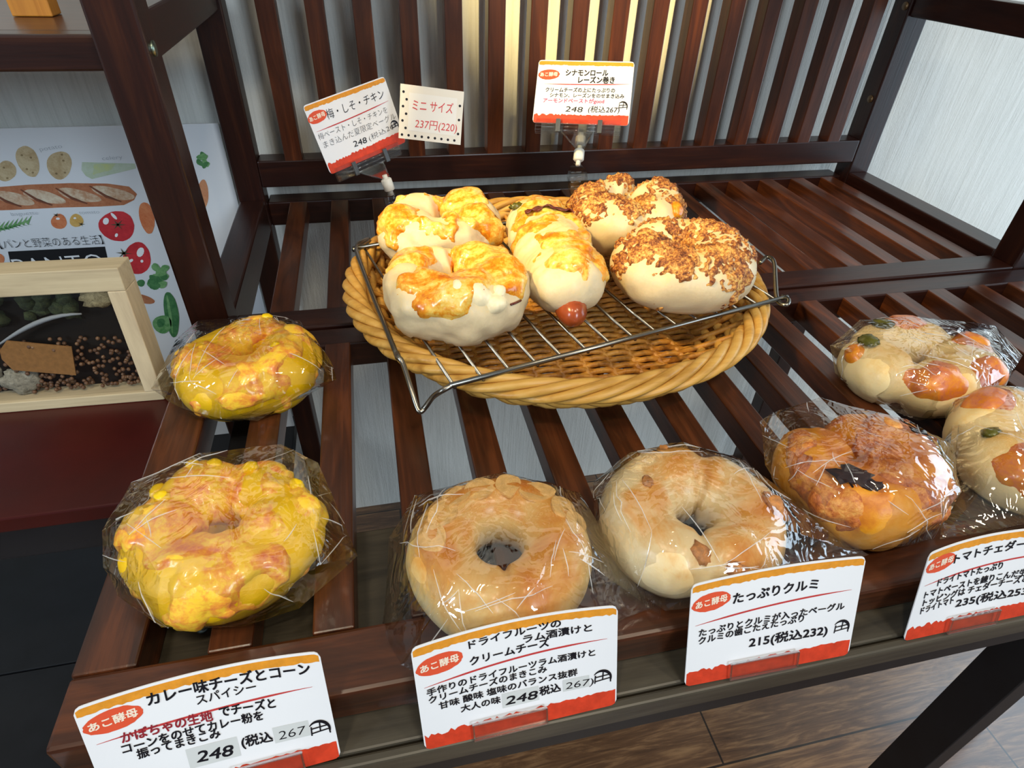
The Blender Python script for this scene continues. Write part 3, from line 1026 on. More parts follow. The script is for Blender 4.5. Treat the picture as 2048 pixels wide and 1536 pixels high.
mb = MB()
fr = [rk(0.008, 0), rk(WRL, 0)]
mb.tube(fr, 0.0021, 8)
mb.tube([rk(0.0, WRD), rk(WRL, WRD)], 0.0021, 8)
mb.tube(smooth([at_z(796, 716, RZK), at_z(745, 590, RZK), at_z(716, 512, RZK), at_z(713, 494, RZK + 0.001), at_z(722, 484, RZK + 0.002), at_z(738, 479, RZK), rk(0.0, WRD - 0.004)]), 0.0021, 8)
part(mb, 'frame_wire', M_steel, wr)


mb = MB()
mb.tube(smooth([at_z(795, 706, 0.0535), at_z(797, 714, 0.056), at_z(806, 728, 0.053), at_z(822, 778, 0.043), at_z(834, 815, 0.034), at_z(841, 823, 0.032), at_z(850, 815, 0.034), at_z(866, 794, 0.043), at_z(885, 781, 0.051), rk(0.010, 0.0)]), 0.0021, 8)
part(mb, 'foot_wire', M_steel, wr)
mb = MB()
mb.tube(smooth([rk(WRL - 0.004, 0), at_z(1566, 593, 0.0535), at_z(1577, 600, 0.054), at_z(1574, 609, 0.053), at_z(1563, 608, 0.052), at_z(1554, 596, 0.052), at_z(1551, 560, 0.053), at_z(1549, 528, 0.055), at_z(1542, 516, 0.056), at_z(1532, 515, 0.055), at_z(1520, 526, 0.053)]), 0.0021, 8)
part(mb, 'foot_wire', M_steel, wr)
for i in range(15):
    a = 0.012 + i * (WRL - 0.022) / 14
    mb = MB(); mb.tube([rk(a, -0.0005, -0.0028), rk(a, WRD + 0.0005, -0.0028)], 0.0014, 6)
    part(mb, 'cross_wire', M_steel, wr)


# ------------------------------------------------------------------ breads
def fbm(p, sc, seed, oct=3):
    s, a, q = 0.0, 1.0, Vector(p) * sc + Vector((seed * 7.3, seed * 3.7, seed * 1.9))
    for _ in range(oct):
        s += a * noise.noise(q); q = q * 2.03; a *= 0.5
    return s


class Ring:
    """bagel surface: ring with uneven thickness, pinches and a bottom flattened where it sits"""
    def __init__(self, R, r, hz, seed, lump=0.09, squash=(1, 1), rot=0.0, pinch=(), hole=(0, 0), lobes=0, lobe_amp=0.0, rough=0.0006):
        self.__dict__.update(R=R, r=r, hz=hz, seed=seed, lump=lump, squash=squash, rot=rot, pinch=pinch, hole=hole, lobes=lobes, lobe_amp=lobe_amp, rough=rough)

    def pt(self, a, b, off=0.0, fine=True):
        k = 1 + self.lump * noise.noise(Vector((math.cos(a) * 1.3, math.sin(a) * 1.3, self.seed * 2.7)))
        if self.lobes: k += self.lobe_amp * math.cos(self.lobes * a + self.seed)
        for (pa, dep, wd) in self.pinch:
            d = math.atan2(math.sin(a - pa), math.cos(a - pa))
            k -= dep * math.exp(-(d / wd) ** 2)
        rr = self.r * k + off
        zz = self.hz * k + off
        cb, sb = math.cos(b), math.sin(b)
        # fuller on the outside than towards the hole
        rad = self.R + rr * cb * (1.0 if cb > 0 else 1.06)
        x, y = rad * math.cos(a) * self.squash[0], rad * math.sin(a) * self.squash[1]
        if cb < 0:
            x += self.hole[0] * -cb; y += self.hole[1] * -cb
        z = self.hz * 0.86 + zz * sb
        if fine:
            n1 = fbm((x, y, z), 38, self.seed) * self.rough * 2.2
            x += math.cos(a) * cb * n1; y += math.sin(a) * cb * n1; z += sb * n1
        if z < 0.003: z = 0.0004 + (z + 0.006) * 0.04 if z > -0.006 else 0.0004
        c, s = math.cos(self.rot), math.sin(self.rot)
        return Vector((x * c - y * s, x * s + y * c, max(z, 0.0002)))

    def grid(self, na, nb, f):
        vs = [f(2 * math.pi * i / na, 2 * math.pi * j / nb) for i in range(na) for j in range(nb)]
        fs = [[i * nb + j, ((i + 1) % na) * nb + j, ((i + 1) % na) * nb + (j + 1) % nb, i * nb + (j + 1) % nb] for i in range(na) for j in range(nb)]
        return vs, fs

    def normal(self, a, b):
        e = 0.02
        p = self.pt(a, b, 0, False)
        n = (self.pt(a + e, b, 0, False) - p).cross(self.pt(a, b + e, 0, False) - p)
        if n.length < 1e-12: return Vector((0, 0, 1))
        n.normalize()
        out = Vector((math.cos(a + self.rot) * math.cos(b), math.sin(a + self.rot) * math.cos(b), math.sin(b)))
        return n if n.dot(out) > 0 else -n


def make_ring(ring, name, mat, loc, label, cat='bread', group=None, na=120, nb=56):
    vs, fs = ring.grid(na, nb, lambda a, b: ring.pt(a, b))
    mb = MB(); mb.add(vs, fs, 0, True)
    o = mb.build(name, mat)
    o.location = loc
    return tag(o, label, cat, group)


def topping(ring, name, mat, parent, maskf, thick, seed, na=160, nb=72, crumb=0.0, crumb_scale=220):
    """melted or strewn layer: stands out of the crust wherever maskf(p,a,b) > 0"""
    vs, keep = [], []
    for i in range(na):
        for j in range(nb):
            a, b = 2 * math.pi * i / na, 2 * math.pi * j / nb
            p = ring.pt(a, b)
            m = maskf(p, a, b)
            t = thick * max(-1.0, min(1.0, m * 3.5))
            if m > 0 and crumb: t += crumb * noise.noise(p * crumb_scale + Vector((seed, 0, 0)))
            vs.append(p + ring.normal(a, b) * t); keep.append(t > -thick * 0.6)
    fs = []
    for i in range(na):
        for j in range(nb):
            q = [i * nb + j, ((i + 1) % na) * nb + j, ((i + 1) % na) * nb + (j + 1) % nb, i * nb + (j + 1) % nb]
            if any(keep[t] for t in q): fs.append(q)
    used = sorted({t for q in fs for t in q})
    ix = {t: n for n, t in enumerate(used)}
    mb = MB(); mb.add([vs[t] for t in used], [[ix[t] for t in q] for q in fs], 0, True)
    return mb.build(name, mat, parent)


def on_ring(ring, a, b, off=0.0):
    p = ring.pt(a, b); n = ring.normal(a, b)
    q = n.to_track_quat('Z', 'Y').to_matrix()
    return p + n * off, n, q


def bit(parent, name, mat, ring, a, b, rx, ry, rz, off=0.0, spin=0.0, amp=0.25, seed=0):
    p, n, q = on_ring(ring, a, b, off)
    mb = MB(); mb.ball(p, rx, ry, rz, 14, 9, 0, q @ Matrix.Rotation(spin, 3, 'Z'), amp, seed)
    return mb.build(name, mat, parent)


def film_bag(name, pts, label, seed, tails=(), film=M_film):
    """clear bag: taut film over the bread, facetted by its folds; tails are crimped seal strips (pairs of end points)"""
    rnd = random.Random(seed)
    bm = bmesh.new()
    for p in pts: bm.verts.new(p)
    r = bmesh.ops.convex_hull(bm, input=bm.verts[:])
    kill = [g for g in set(r['geom_interior']) | set(r['geom_unused']) if isinstance(g, bmesh.types.BMVert)]
    bmesh.ops.delete(bm, geom=kill, context='VERTS')
    bmesh.ops.triangulate(bm, faces=bm.faces[:])
    bmesh.ops.subdivide_edges(bm, edges=bm.edges[:], cuts=2, use_grid_fill=True)
    bm.normal_update()
    moves = []
    for v in bm.verts:
        k = fbm(v.co, 70, seed, 2)
        rdg = abs(noise.noise(v.co * 55 + Vector((seed, 2, 1))))
        moves.append(v.normal * (0.0011 * k - 0.0014 * rdg))
    for v, d in zip(bm.verts, moves):
        v.co += d
        if v.co.z < zmin_bag[0]: v.co.z = zmin_bag[0]
    c = Vector((0, 0, 0))
    for v in bm.verts: c += v.co
    c /= len(bm.verts)
    org = Vector((c.x, c.y, 0.0))
    mb = MB(); bm.verts.index_update()
    mb.add([v.co for v in bm.verts], [[v.index for v in f.verts] for f in bm.faces], 0, True)
    tree = BVHTree.FromBMesh(bm)
    bm.verts.ensure_lookup_table()
    allv = [v.co.copy() for v in bm.verts if v.co.z > 0.008]
    bm.free()
    for _ in range(24):
        p0 = rnd.choice(allv)
        near = [v for v in allv if 0.012 < (v - p0).length < 0.045]
        if not near: continue
        p1 = rnd.choice(near)
        path = []
        bow = Vector((rnd.uniform(-1, 1), rnd.uniform(-1, 1), rnd.uniform(-0.4, 0.4))) * 0.0012
        for i in range(9):
            t = i / 8
            q = p0.lerp(p1, t) + bow * math.sin(math.pi * t)
            hit = tree.find_nearest(q)
            path.append(hit[0] + hit[1] * 0.0002)
        mb.tube(path, 0.0003, 5, mi=1, rr=[0.0001 + 0.00024 * math.sin(math.pi * i / 8) for i in range(9)])
    o = mb.build(name, [film, M_crease], None, org)
    o.data.set_sharp_from_angle(angle=math.radians(14))

    tag(o, label, 'plastic bag', 'clear bags around the bagels')
    for (a, b, w) in tails:
        a, b = Vector(a), Vector(b)
        out = Vector(w)
        n = 46
        vs = []
        up = out.cross(b - a).normalized()
        for i in range(n + 1):
            p = a.lerp(b, i / n)
            zg = 0.0006 * (1 if i % 2 else -1)
            for t in (0.0, 0.5, 1.0):
                j = out * (t * (1.0 + (0.08 if i % 2 else -0.04)))
                vs.append(p + j + up * zg + Vector((0, 0, 0.0012)) - org)
        m2 = MB(); m2.add(vs, [[i * 3 + t, (i + 1) * 3 + t, (i + 1) * 3 + t + 1, i * 3 + t + 1] for i in range(n) for t in range(2)])
        m2.build('seal_strip', M_seal, o)
    return o


zmin_bag = [0.0007]
M_seal = clear_mat('crimped_seal', 0.12, 1.9, 0.10)


def ring_cloud(ring, loc, infl=1.03, na=14, seed=0):
    na = 10
    rnd = random.Random(seed)
    out = []
    for i in range(na):
        a = 2 * math.pi * (i + rnd.uniform(-0.25, 0.25)) / na
        for b in (-0.9, -0.2, 0.5, 1.05, 1.6):
            p = ring.pt(a, b + rnd.uniform(-0.2, 0.2), 0.0015 + rnd.uniform(0, 0.0022), False)
            p = Vector((p.x * infl, p.y * infl, p.z * infl + 0.0006))
            out.append(p + Vector(loc))
    return out


def A(u, v, z):
    return at_z(u, v, z)


# --- yellow pumpkin bread, front left
def mask_cheese(seed, lo, zc, sc=34, zk=16, rag=0.10):
    return lambda p, a, b: fbm(p, sc, seed, 3) + (p.z - zc) * zk - lo + rag * noise.noise(p * 230)


def blk(v):
    return Vector((v.x, v.y, 0.0))


yl = blk(A(450, 1066, 0.024))
yr = Ring(0.0330, 0.0220, 0.0230, 2, 0.16, (1.04, 0.98), 0.0, ((1.4, 0.28, 0.2), (3.8, 0.2, 0.22)), (0.0, 0.004), 0, 0, 0.0012)
ybun = make_ring(yr, 'pumpkin_bagel', M_pumpkin, yl, 'bright yellow pumpkin bagel with baked cheese and corn in the front left bag', 'bread', 'yellow pumpkin bagels')
topping(yr, 'baked_cheese', M_pumpkin_cheese, ybun, mask_cheese(4, -0.12, 0.034), 0.0030, 4, crumb=0.0008, crumb_scale=120)
for i, (a, b) in enumerate(((2.5, 1.0), (2.0, 0.9), (1.75, 1.2), (2.65, 1.5), (1.2, 1.3), (0.4, 1.0))):
    bit(ybun, 'corn_kernel', M_corn, yr, a, b, 0.0055, 0.0042, 0.0036, 0.002, i * 1.3, 0.2, i)
pts = ring_cloud(yr, yl, 1.03, 13, 1) + [A(200, 1062, 0.032), A(205, 1135, 0.022), A(236, 1192, 0.012), A(335, 1222, 0.006), A(598, 1216, 0.008), A(640, 1130, 0.03), A(718, 1112, 0.008), A(636, 925, 0.034), A(562, 888, 0.045), A(400, 905, 0.046), A(262, 965, 0.036), A(345, 1180, 0.034), A(560, 1175, 0.036)]
film_bag('plastic_bag', pts, 'clear crinkled bag around the front left yellow bagel', 21)

# --- yellow pumpkin bread, back left
y2 = blk(A(494, 727, 0.024))
yr2 = Ring(0.033, 0.0230, 0.023, 6, 0.12, (1.0, 0.95), 0.6, ((0.2, 0.2, 0.2),), (0.004, 0.006), 0, 0, 0.0010)
ybun2 = make_ring(yr2, 'pumpkin_bagel', M_pumpkin, y2, 'yellow pumpkin bagel behind it beside the framed box', 'bread', 'yellow pumpkin bagels')
ybun2['label'] = 'bright yellow pumpkin bagel in the back bag beside the framed box'
topping(yr2, 'baked_cheese', M_pumpkin_cheese, ybun2, mask_cheese(9, -0.12, 0.033), 0.0028, 9, crumb=0.0006, crumb_scale=120)
for i, (a, b) in enumerate(((5.3, 1.7), (0.6, 1.2))):
    bit(ybun2, 'corn_kernel', M_corn, yr2, a, b, 0.005, 0.004, 0.0034, 0.0015, i, 0.2, i)
pts = ring_cloud(yr2, y2, 1.03, 13, 2) + [A(300, 778, 0.020), A(676, 760, 0.012), A(660, 720, 0.02), A(350, 680, 0.030), A(395, 640, 0.034), A(600, 640, 0.034), A(350, 770, 0.028), A(645, 765, 0.028)]
film_bag('plastic_bag', pts, 'clear crinkled bag around the yellow bagel beside the framed box', 22)

# --- almond bagel
al = blk(A(1000, 1104, 0.024))
ar = Ring(0.0355, 0.0202, 0.0235, 11, 0.06, (0.98, 0.96), 0.0, ((4.65, 0.16, 0.12),), (0.0, 0.002), 0, 0, 0.0004)
abun = make_ring(ar, 'almond_bagel', M_plain_crust, al, 'golden round bagel with sliced almonds on top behind the dried fruit card', 'bread')
rnd = random.Random(8)
for i, (a, b, sp_) in enumerate(((1.75, 1.50, 0.2), (2.15, 1.35, 0.6), (1.25, 1.45, 1.4), (2.60, 1.50, 0.4), (0.75, 1.40, 0.9), (0.30, 1.15, 2.2), (3.05, 1.35, 0.1), (0.02, 1.0, 2.6))):
    p, n, q = on_ring(ar, a, b, 0.0003)
    mb = MB()
    L, W = rnd.uniform(0.0105, 0.0125), rnd.uniform(0.0075, 0.009)
    R2 = q @ Matrix.Rotation(sp_, 3, 'Z')
    vs = []
    for zz in (0.0004, -0.0012):
        for j in range(20):
            t = 2 * math.pi * j / 20
            tp = 1 - 0.35 * max(0, math.cos(t)) ** 2
            x, y = L * math.cos(t) * (1 + 0.08 * math.sin(3 * t + i)), W * math.sin(t) * tp * (1 + 0.06 * math.cos(2 * t + i))
            vs.append(p + R2 @ Vector((x, y, zz - (x * x + y * y) * 10.0)))
    mb.add(vs, [list(range(20)), list(range(39, 19, -1))] + [[j, (j + 1) % 20, 20 + (j + 1) % 20, 20 + j] for j in range(20)])
    mb.build('almond_slice', M_almond, abun)
pts = ring_cloud(ar, al, 1.025, 15, 3) + [A(752, 1395, -0.020), A(868, 1388, -0.020), A(778, 1075, 0.018), A(830, 990, 0.03), A(1100, 965, 0.04), A(1160, 985, 0.03), A(1300, 1215, 0.004), A(1230, 1250, 0.003)]
zmin_bag[0] = -0.0240
film_bag('plastic_bag', pts, 'clear bag around the almond bagel with its sealed tail hanging to the ledge', 23,
         ((A(752, 1388, -0.018), A(868, 1380, -0.018), Vector((0.0, -0.007, -0.001))),))
zmin_bag[0] = 0.0007

# --- walnut bagel
wl = blk(A(1382, 1036, 0.024))
wrg = Ring(0.0355, 0.0230, 0.0235, 15, 0.08, (1.0, 0.93), 0.0, ((1.05, 0.22, 0.16), (4.4, 0.18, 0.18)), (0.002, -0.002), 0, 0, 0.0005)
wbun = make_ring(wrg, 'walnut_bagel', M_walnut_crust, wl, 'pale golden bagel with walnut pieces behind the walnut card', 'bread')
for i, (a, b, s) in enumerate(((6.0, 1.0, 1.3), (4.35, 1.3, 1.0), (4.75, 0.75, 0.9), (2.5, 1.7, 0.7), (1.6, 0.9, 0.7))):
    bit(wbun, 'walnut_piece', M_walnut, wrg, a, b, 0.0075 * s, 0.0055 * s, 0.0036 * s, -0.0004, i * 0.8 + 0.9, 0.5, i + 2)
pts = ring_cloud(wrg, wl, 1.025, 15, 4) + [A(1716, 1106, 0.004), A(1640, 1135, 0.004), A(1330, 1222, 0.004), A(1230, 1160, 0.006), A(1185, 965, 0.020), A(1340, 885, 0.040), A(1570, 985, 0.02)]
film_bag('plastic_bag', pts, 'clear bag around the walnut bagel behind the walnut card', 24,
         ((A(1322, 1205, 0.006), A(1240, 1160, 0.008), Vector((-0.003, -0.007, -0.002))), (A(1640, 1128, 0.008), A(1712, 1098, 0.006), Vector((0.004, -0.006, 0.0)))))

# --- orange cheddar bagel
cd = blk(A(1726, 943, 0.026))
cr = Ring(0.0315, 0.0240, 0.0250, 19, 0.14, (1.02, 0.94), 0.0, ((1.75, 0.45, 0.25), (3.3, 0.12, 0.2)), (0.0, 0.008), 0, 0, 0.0014)
cbun = make_ring(cr, 'cheddar_bagel', M_cheddar, cd, 'orange brown cheddar bagel with toasted cheese and a scorched spot', 'bread')
topping(cr, 'toasted_cheese', M_cheddar_cheese, cbun, mask_cheese(14, 0.08, 0.040, 30, 14), 0.0024, 14, crumb=0.0016, crumb_scale=170)
bit(cbun, 'scorched_spot', M_burnt, cr, 3.75, 1.40, 0.010, 0.0075, 0.0014, -0.0002, 0.4, 1.2, 3)
bit(cbun, 'scorched_spot', M_burnt, cr, 4.05, 1.30, 0.006, 0.004, 0.0012, -0.0002, 0.9, 1.2, 5)
pts = ring_cloud(cr, cd, 1.025, 14, 5) + [A(1518, 842, 0.034), A(1530, 930, 0.024), A(1640, 1106, 0.004), A(1700, 1105, 0.003), A(1868, 1078, 0.003), A(1908, 890, 0.034), A(1640, 795, 0.05), A(1560, 820, 0.046)]
film_bag('plastic_bag', pts, 'clear crinkled bag around the orange brown cheddar bagel', 25)

# --- two olive breads at the right
ol = blk(A(1842, 722, 0.026))
orr = Ring(0.037, 0.0240, 0.0235, 25, 0.10, (1.12, 0.9), -0.1, ((0.6, 0.25, 0.2), (2.4, 0.25, 0.2), (4.0, 0.25, 0.18), (5.2, 0.25, 0.2)), (0.0, 0.006), 0, 0, 0.0008)


def dress_olive(b, ring, sd, mk):
    topping(ring, 'cheese_dome', M_olive_cheese, b, mk, 0.0035, sd, crumb=0.0006, crumb_scale=110)


obun = make_ring(orr, 'olive_bagel', M_olive_crust, ol, 'pale twisted olive bread with browned cheese domes and green olives, in full view behind', 'bread', 'olive breads')


def lobes(cs, rad):
    def f(p, a, b):
        m = -1.0
        for (ca, cb, r) in cs:
            d = math.atan2(math.sin(a - ca), math.cos(a - ca))
            e = math.atan2(math.sin(b - cb), math.cos(b - cb))
            m = max(m, 1 - math.hypot(d / r, e / (r * 1.9)))
        return m * 0.6 + 0.12 * noise.noise(p * 90)
    return f


dress_olive(obun, orr, 3, lobes(((4.3, 1.0, 0.42), (0.15, 1.3, 0.42), (5.4, 0.9, 0.4), (1.5, 1.3, 0.4), (3.0, 0.6, 0.2)), 1))
for i, (a, b) in enumerate(((2.9, 1.2), (2.0, 1.3))):
    bit(obun, 'olive_slice', M_olive, orr, a, b, 0.010, 0.0075, 0.003, 0.0008, 0.4 + i, 0.3, i)
pts = ring_cloud(orr, ol, 1.02, 13, 6) + [A(1658, 690, 0.026), A(1700, 770, 0.010), A(1790, 822, 0.004), A(1940, 805, 0.004), A(2045, 712, 0.010), A(1990, 650, 0.03), A(1720, 640, 0.04)]
film_bag('plastic_bag', pts, 'clear bag around the olive bread at the back right', 26)
o2 = blk(A(2082, 893, 0.026))
or2 = Ring(0.036, 0.0245, 0.0245, 31, 0.10, (1.08, 0.95), 0.3, ((0.8, 0.25, 0.2), (2.5, 0.25, 0.2), (4.4, 0.25, 0.18)), (0.0, 0.004), 0, 0, 0.0008)
obun2 = make_ring(or2, 'olive_bagel', M_olive_crust, o2, 'pale olive bread cut off by the right edge beside the cheddar bagel', 'bread', 'olive breads')
dress_olive(obun2, or2, 5, lobes(((3.45, 1.0, 0.45), (4.9, 0.9, 0.4), (1.7, 1.2, 0.4)), 1))
bit(obun2, 'olive_slice', M_olive, or2, 2.6, 1.2, 0.009, 0.006, 0.003, 0.0006, 0.4, 0.3, 2)
pts = ring_cloud(or2, o2, 1.02, 13, 7) + [A(1880, 1078, 0.003), A(2045, 1020, 0.004), A(1910, 800, 0.035), A(2150, 960, 0.01), A(2140, 800, 0.03)]
film_bag('plastic_bag', pts, 'clear bag around the olive bread at the right edge', 27)

# --- breads on the wire rack
RT = RZK + 0.0022


def on_rack(u, v, hz):
    p = A(u, v, RT + hz)
    return Vector((p.x, p.y, RT))


chl = on_rack(914, 577, 0.024)
chr_ = Ring(0.0345, 0.0250, 0.0255, 41, 0.11, (1.0, 0.92), 0.0, ((1.5, 0.25, 0.25), (3.4, 0.12, 0.2)), (0.0, 0.012), 0, 0, 0.0018)
b1 = make_ring(chr_, 'chicken_bagel', M_white_dough, chl, 'pale chicken bagel topped with orange baked cheese at the front of the rack', 'bread', 'chicken bagels')
topping(chr_, 'baked_cheese', M_ch_cheese, b1, mask_cheese(17, 0.10, 0.037, 26, 22), 0.0032, 17, crumb=0.0010, crumb_scale=95)
topping(chr_, 'cream_cheese', M_cream, b1, lobes(((4.95, 0.95, 0.20), (5.15, 0.5, 0.16), (4.6, 1.2, 0.13), (5.3, 0.9, 0.12)), 1), 0.0042, 7, crumb=0.0022, crumb_scale=130)
p_ = [on_ring(chr_, 5.35 + t * 0.25, 0.35 - 0.1 * t, 0.001)[0] for t in (0, 0.3, 0.6, 1.0)]
mb = MB(); mb.tube(p_, 0.0009, 6); mb.build('meat_strip', M_bacon, b1)
c2l = on_rack(883, 458, 0.022)
chr2 = Ring(0.0345, 0.0255, 0.0250, 47, 0.10, (1.04, 0.88), 0.25, ((1.2, 0.2, 0.25), (5.2, 0.25, 0.25)), (0.0, 0.008), 0, 0, 0.0020)
b2 = make_ring(chr2, 'chicken_bagel', M_white_dough, c2l, 'chicken bagel with orange baked cheese at the back left of the rack', 'bread', 'chicken bagels')
topping(chr2, 'baked_cheese', M_ch_cheese, b2, mask_cheese(23, 0.06, 0.035, 26, 24), 0.0034, 23, crumb=0.0012, crumb_scale=95)

cn1 = on_rack(1366, 522, 0.026)
cnr = Ring(0.037, 0.0275, 0.0265, 53, 0.08, (1.0, 0.92), 0.0, ((2.3, 0.25, 0.22),), (0.0, 0.010), 0, 0, 0.0007)
b3 = make_ring(cnr, 'cinnamon_bagel', M_white_dough, cn1, 'large round cinnamon bagel with dark brown crumble at the front right of the rack', 'bread', 'cinnamon bagels')
topping(cnr, 'cinnamon_crumble', M_cinnamon, b3, mask_cheese(29, 0.05, 0.034, 30, 22, 0.75), 0.0024, 29, na=190, nb=90, crumb=0.0030, crumb_scale=260)
cn2 = on_rack(1252, 428, 0.024)
cnr2 = Ring(0.037, 0.0265, 0.0265, 59, 0.12, (1.02, 0.90), 0.4, ((0.6, 0.35, 0.25), (4.4, 0.2, 0.2)), (0.0, 0.008), 0, 0, 0.0008)
b4 = make_ring(cnr2, 'cinnamon_bagel', M_white_dough, cn2, 'cinnamon bagel with golden crumble at the back of the rack', 'bread', 'cinnamon bagels')
topping(cnr2, 'cinnamon_crumble', M_cinnamon, b4, mask_cheese(33, 0.05, 0.033, 30, 22, 0.75), 0.0024, 33, na=190, nb=90, crumb=0.0030, crumb_scale=260)
bit(b4, 'almond_paste', M_ch_cheese, cnr2, 5.1, 0.75, 0.011, 0.008, 0.005, 0.0005, 0.3, 0.3, 4)


# --- sausage roll: long tapered wrap with a sausage poking out
def sausage_roll():
    p0 = A(1072, 440, RT + 0.024); p1 = A(1136, 590, RT + 0.018)
    p0.z = RT; p1.z = RT
    d = p1 - p0; L = d.length + 0.040; d.normalize()
    cen = (p0 + p1) / 2
    side = Vector((d.y, -d.x, 0)).normalized()
    if side.x < 0: side = -side

    def P(t, q, off=0.0):
        # t 0..1 from the far end to the near end; q angle around
        wprof = (0.84 + 0.20 * math.sin(math.pi * t ** 1.3)) * math.sqrt(max(0, 1 - (max(0, 0.2 - t) / 0.2) ** 2)) * math.sqrt(max(0.02, 1 - (max(0, t - 0.84) / 0.165) ** 2))
        tw = t + 0.05 * math.cos(q - 0.6)
        swell = 1.01 - 0.10 * math.exp(-((tw - 0.66 - 0.05 * math.sin(q)) / 0.05) ** 2) - 0.08 * math.exp(-((tw - 0.33 + 0.08 * math.cos(q)) / 0.06) ** 2)
        w = 0.035 * wprof * swell + off
        hz = 0.027 * wprof * swell + off
        c, s = math.cos(q), math.sin(q)
        z = 0.025 + hz * s
        n1 = fbm((c * w, t * L, s * hz), 42, 61) * 0.003 + 0.0016 * noise.noise(Vector((c * w * 40, t * L * 160 + c * 1.5, s * hz * 40)))
        base = cen + d * ((t - 0.5) * L)
        r = base + side * (c * (w + n1)) + Vector((0, 0, max(z + s * n1, 0.0003)))
        return r - cen
    nt_, nq = 90, 48
    vs = [P(i / nt_, 2 * math.pi * j / nq) for i in range(nt_ + 1) for j in range(nq)]
    fs = [[i * nq + j, (i + 1) * nq + j, (i + 1) * nq + (j + 1) % nq, i * nq + (j + 1) % nq] for i in range(nt_) for j in range(nq)]
    fs += [list(range(nq)), [nt_ * nq + j for j in range(nq)][::-1]]
    mb = MB(); mb.add(vs, fs, 0, True)
    o = mb.build('sausage_roll', M_white_dough); o.location = cen
    tag(o, 'long wrapped bread roll with a sausage end poking out, between the bagels on the rack', 'bread')
    # cheese glaze
    vs, keep = [], []
    for i in range(nt_ + 1):
        for j in range(nq):
            t, q = i / nt_, 2 * math.pi * j / nq
            p = P(t, q)
            m = fbm(p, 36, 71) + (p.z - 0.036) * 22 - 0.05 + 0.9 * max(-0.22, 0.42 - t) + 0.25 * math.cos(q) + 0.1 * noise.noise(p * 230)
            k = max(-1, min(1, m * 3)) * 0.0026
            vs.append(P(t, q, k)); keep.append(k > -0.0015)
    fs = []
    for i in range(nt_):
        for j in range(nq):
            qd = [i * nq + j, (i + 1) * nq + j, (i + 1) * nq + (j + 1) % nq, i * nq + (j + 1) % nq]
            if any(keep[x] for x in qd): fs.append(qd)
    used = sorted({x for f in fs for x in f}); ix = {x: n for n, x in enumerate(used)}
    mb = MB(); mb.add([vs[x] for x in used], [[ix[x] for x in f] for f in fs], 0, True)
    mb.build('baked_cheese', M_ch_cheese, o)
    # sausage
    mb = MB()
    pts, rr = [], []
    for i in range(15):
        t = i / 14
        pts.append(d * (L * 0.5 - 0.028 + 0.040 * t) + Vector((0, 0, 0.0135 - 0.002 * t)))
        rr.append(0.0125 * math.sqrt(max(0.0, 1 - max(0, (t - 0.45) / 0.55) ** 2)) + 0.0006)
    mb.tube(pts, 0.012, 16, rr=rr)
    mb.build('sausage', M_sausage, o)
    # a curled flap of bacon lying across the crown, and a dark bit of herb beside it
    vs = []
    for kz in (0.0, 0.0012):
        for i in range(13):
            u = i / 12
            for j in range(5):
                w_ = j / 4
                q = 2.15 - 1.15 * u
                t = 0.33 + 0.06 * u + (w_ - 0.5) * (0.055 + 0.03 * math.sin(i * 2.1)) 
                vs.append(P(t, q, 0.0016 + kz + 0.0035 * w_ * (0.6 + 0.4 * math.sin(i * 1.3))))
    fs = []
    for i in range(12):
        for j in range(4):
            a = i * 5 + j
            fs += [[a, a + 5, a + 6, a + 1], [65 + a, 65 + a + 1, 65 + a + 6, 65 + a + 5]]
        for j in (0, 4):
            a = i * 5 + j
            fs.append([a, a + 5, a + 70, a + 65])
    mb = MB(); mb.add(vs, fs, 0, True); mb.build('bacon_flap', M_bacon, o)
    p = P(0.20, 2.3, 0.0010)
    mb = MB(); mb.ball(p, 0.007, 0.004, 0.003, 14, 8, 0, None, 0.7, 5); mb.build('herb_bit', M_olive, o)
    return o


sausage_roll()

# ------------------------------------------------------------------ shadow box frame on the side table
fb = empty('framed_box', (-0.31, 0.17, ZT), 'pale wooden shadow box frame with dried plants and a tag, on the dark red table', 'picture frame')
LEAN = math.radians(5)
FW, FH, FD, FM = 0.30, 0.119, 0.024, 0.0165
FORG = Vector((-0.1735, 0.1605, ZT + 0.0002))
FROT = Matrix.Rotation(math.radians(-2.0), 3, 'Z') @ Matrix.Rotation(-LEAN, 3, 'X')


def fpart(mb, name, mat):
    mb.v = [tuple(FORG + FROT @ Vector(v)) for v in mb.v]
    return part(mb, name, mat, fb)


mb = MB()
mb.box(-FW, 0, 0, FD, FH - FM - 0.002, FH, 0.0008); mb.box(-FW, 0, 0, FD, 0, FM * 0.55, 0.0008)
fpart(mb, 'frame_rail', M_pale)
mb = MB()
mb.box(-FM * 0.8, 0, 0, FD, FM * 0.55, FH - FM - 0.002, 0.0008)
fpart(mb, 'frame_stile', M_palez)
mb = MB(); mb.box(-FW, -FW + FM * 0.8, 0, FD, FM * 0.55, FH - FM - 0.002, 0.0008)
fpart(mb, 'frame_stile', M_palez)
mb = MB(); mb.box(-FW + 0.004, -0.004, FD - 0.004, FD - 0.001, 0.004, FH - 0.004, 0); fpart(mb, 'backing_board', plain('dark_backing', '#17120e', 0.8, 0.2))
mb = MB(); mb.add([(-FW + 0.01, 0.004, 0.008), (-0.012, 0.004, 0.008), (-0.012, 0.004, FH - 0.016), (-FW + 0.01, 0.004, FH - 0.016)], [[0, 1, 2, 3]]); fpart(mb, 'glass_pane', M_glass)
rnd = random.Random(12)
mb = MB()
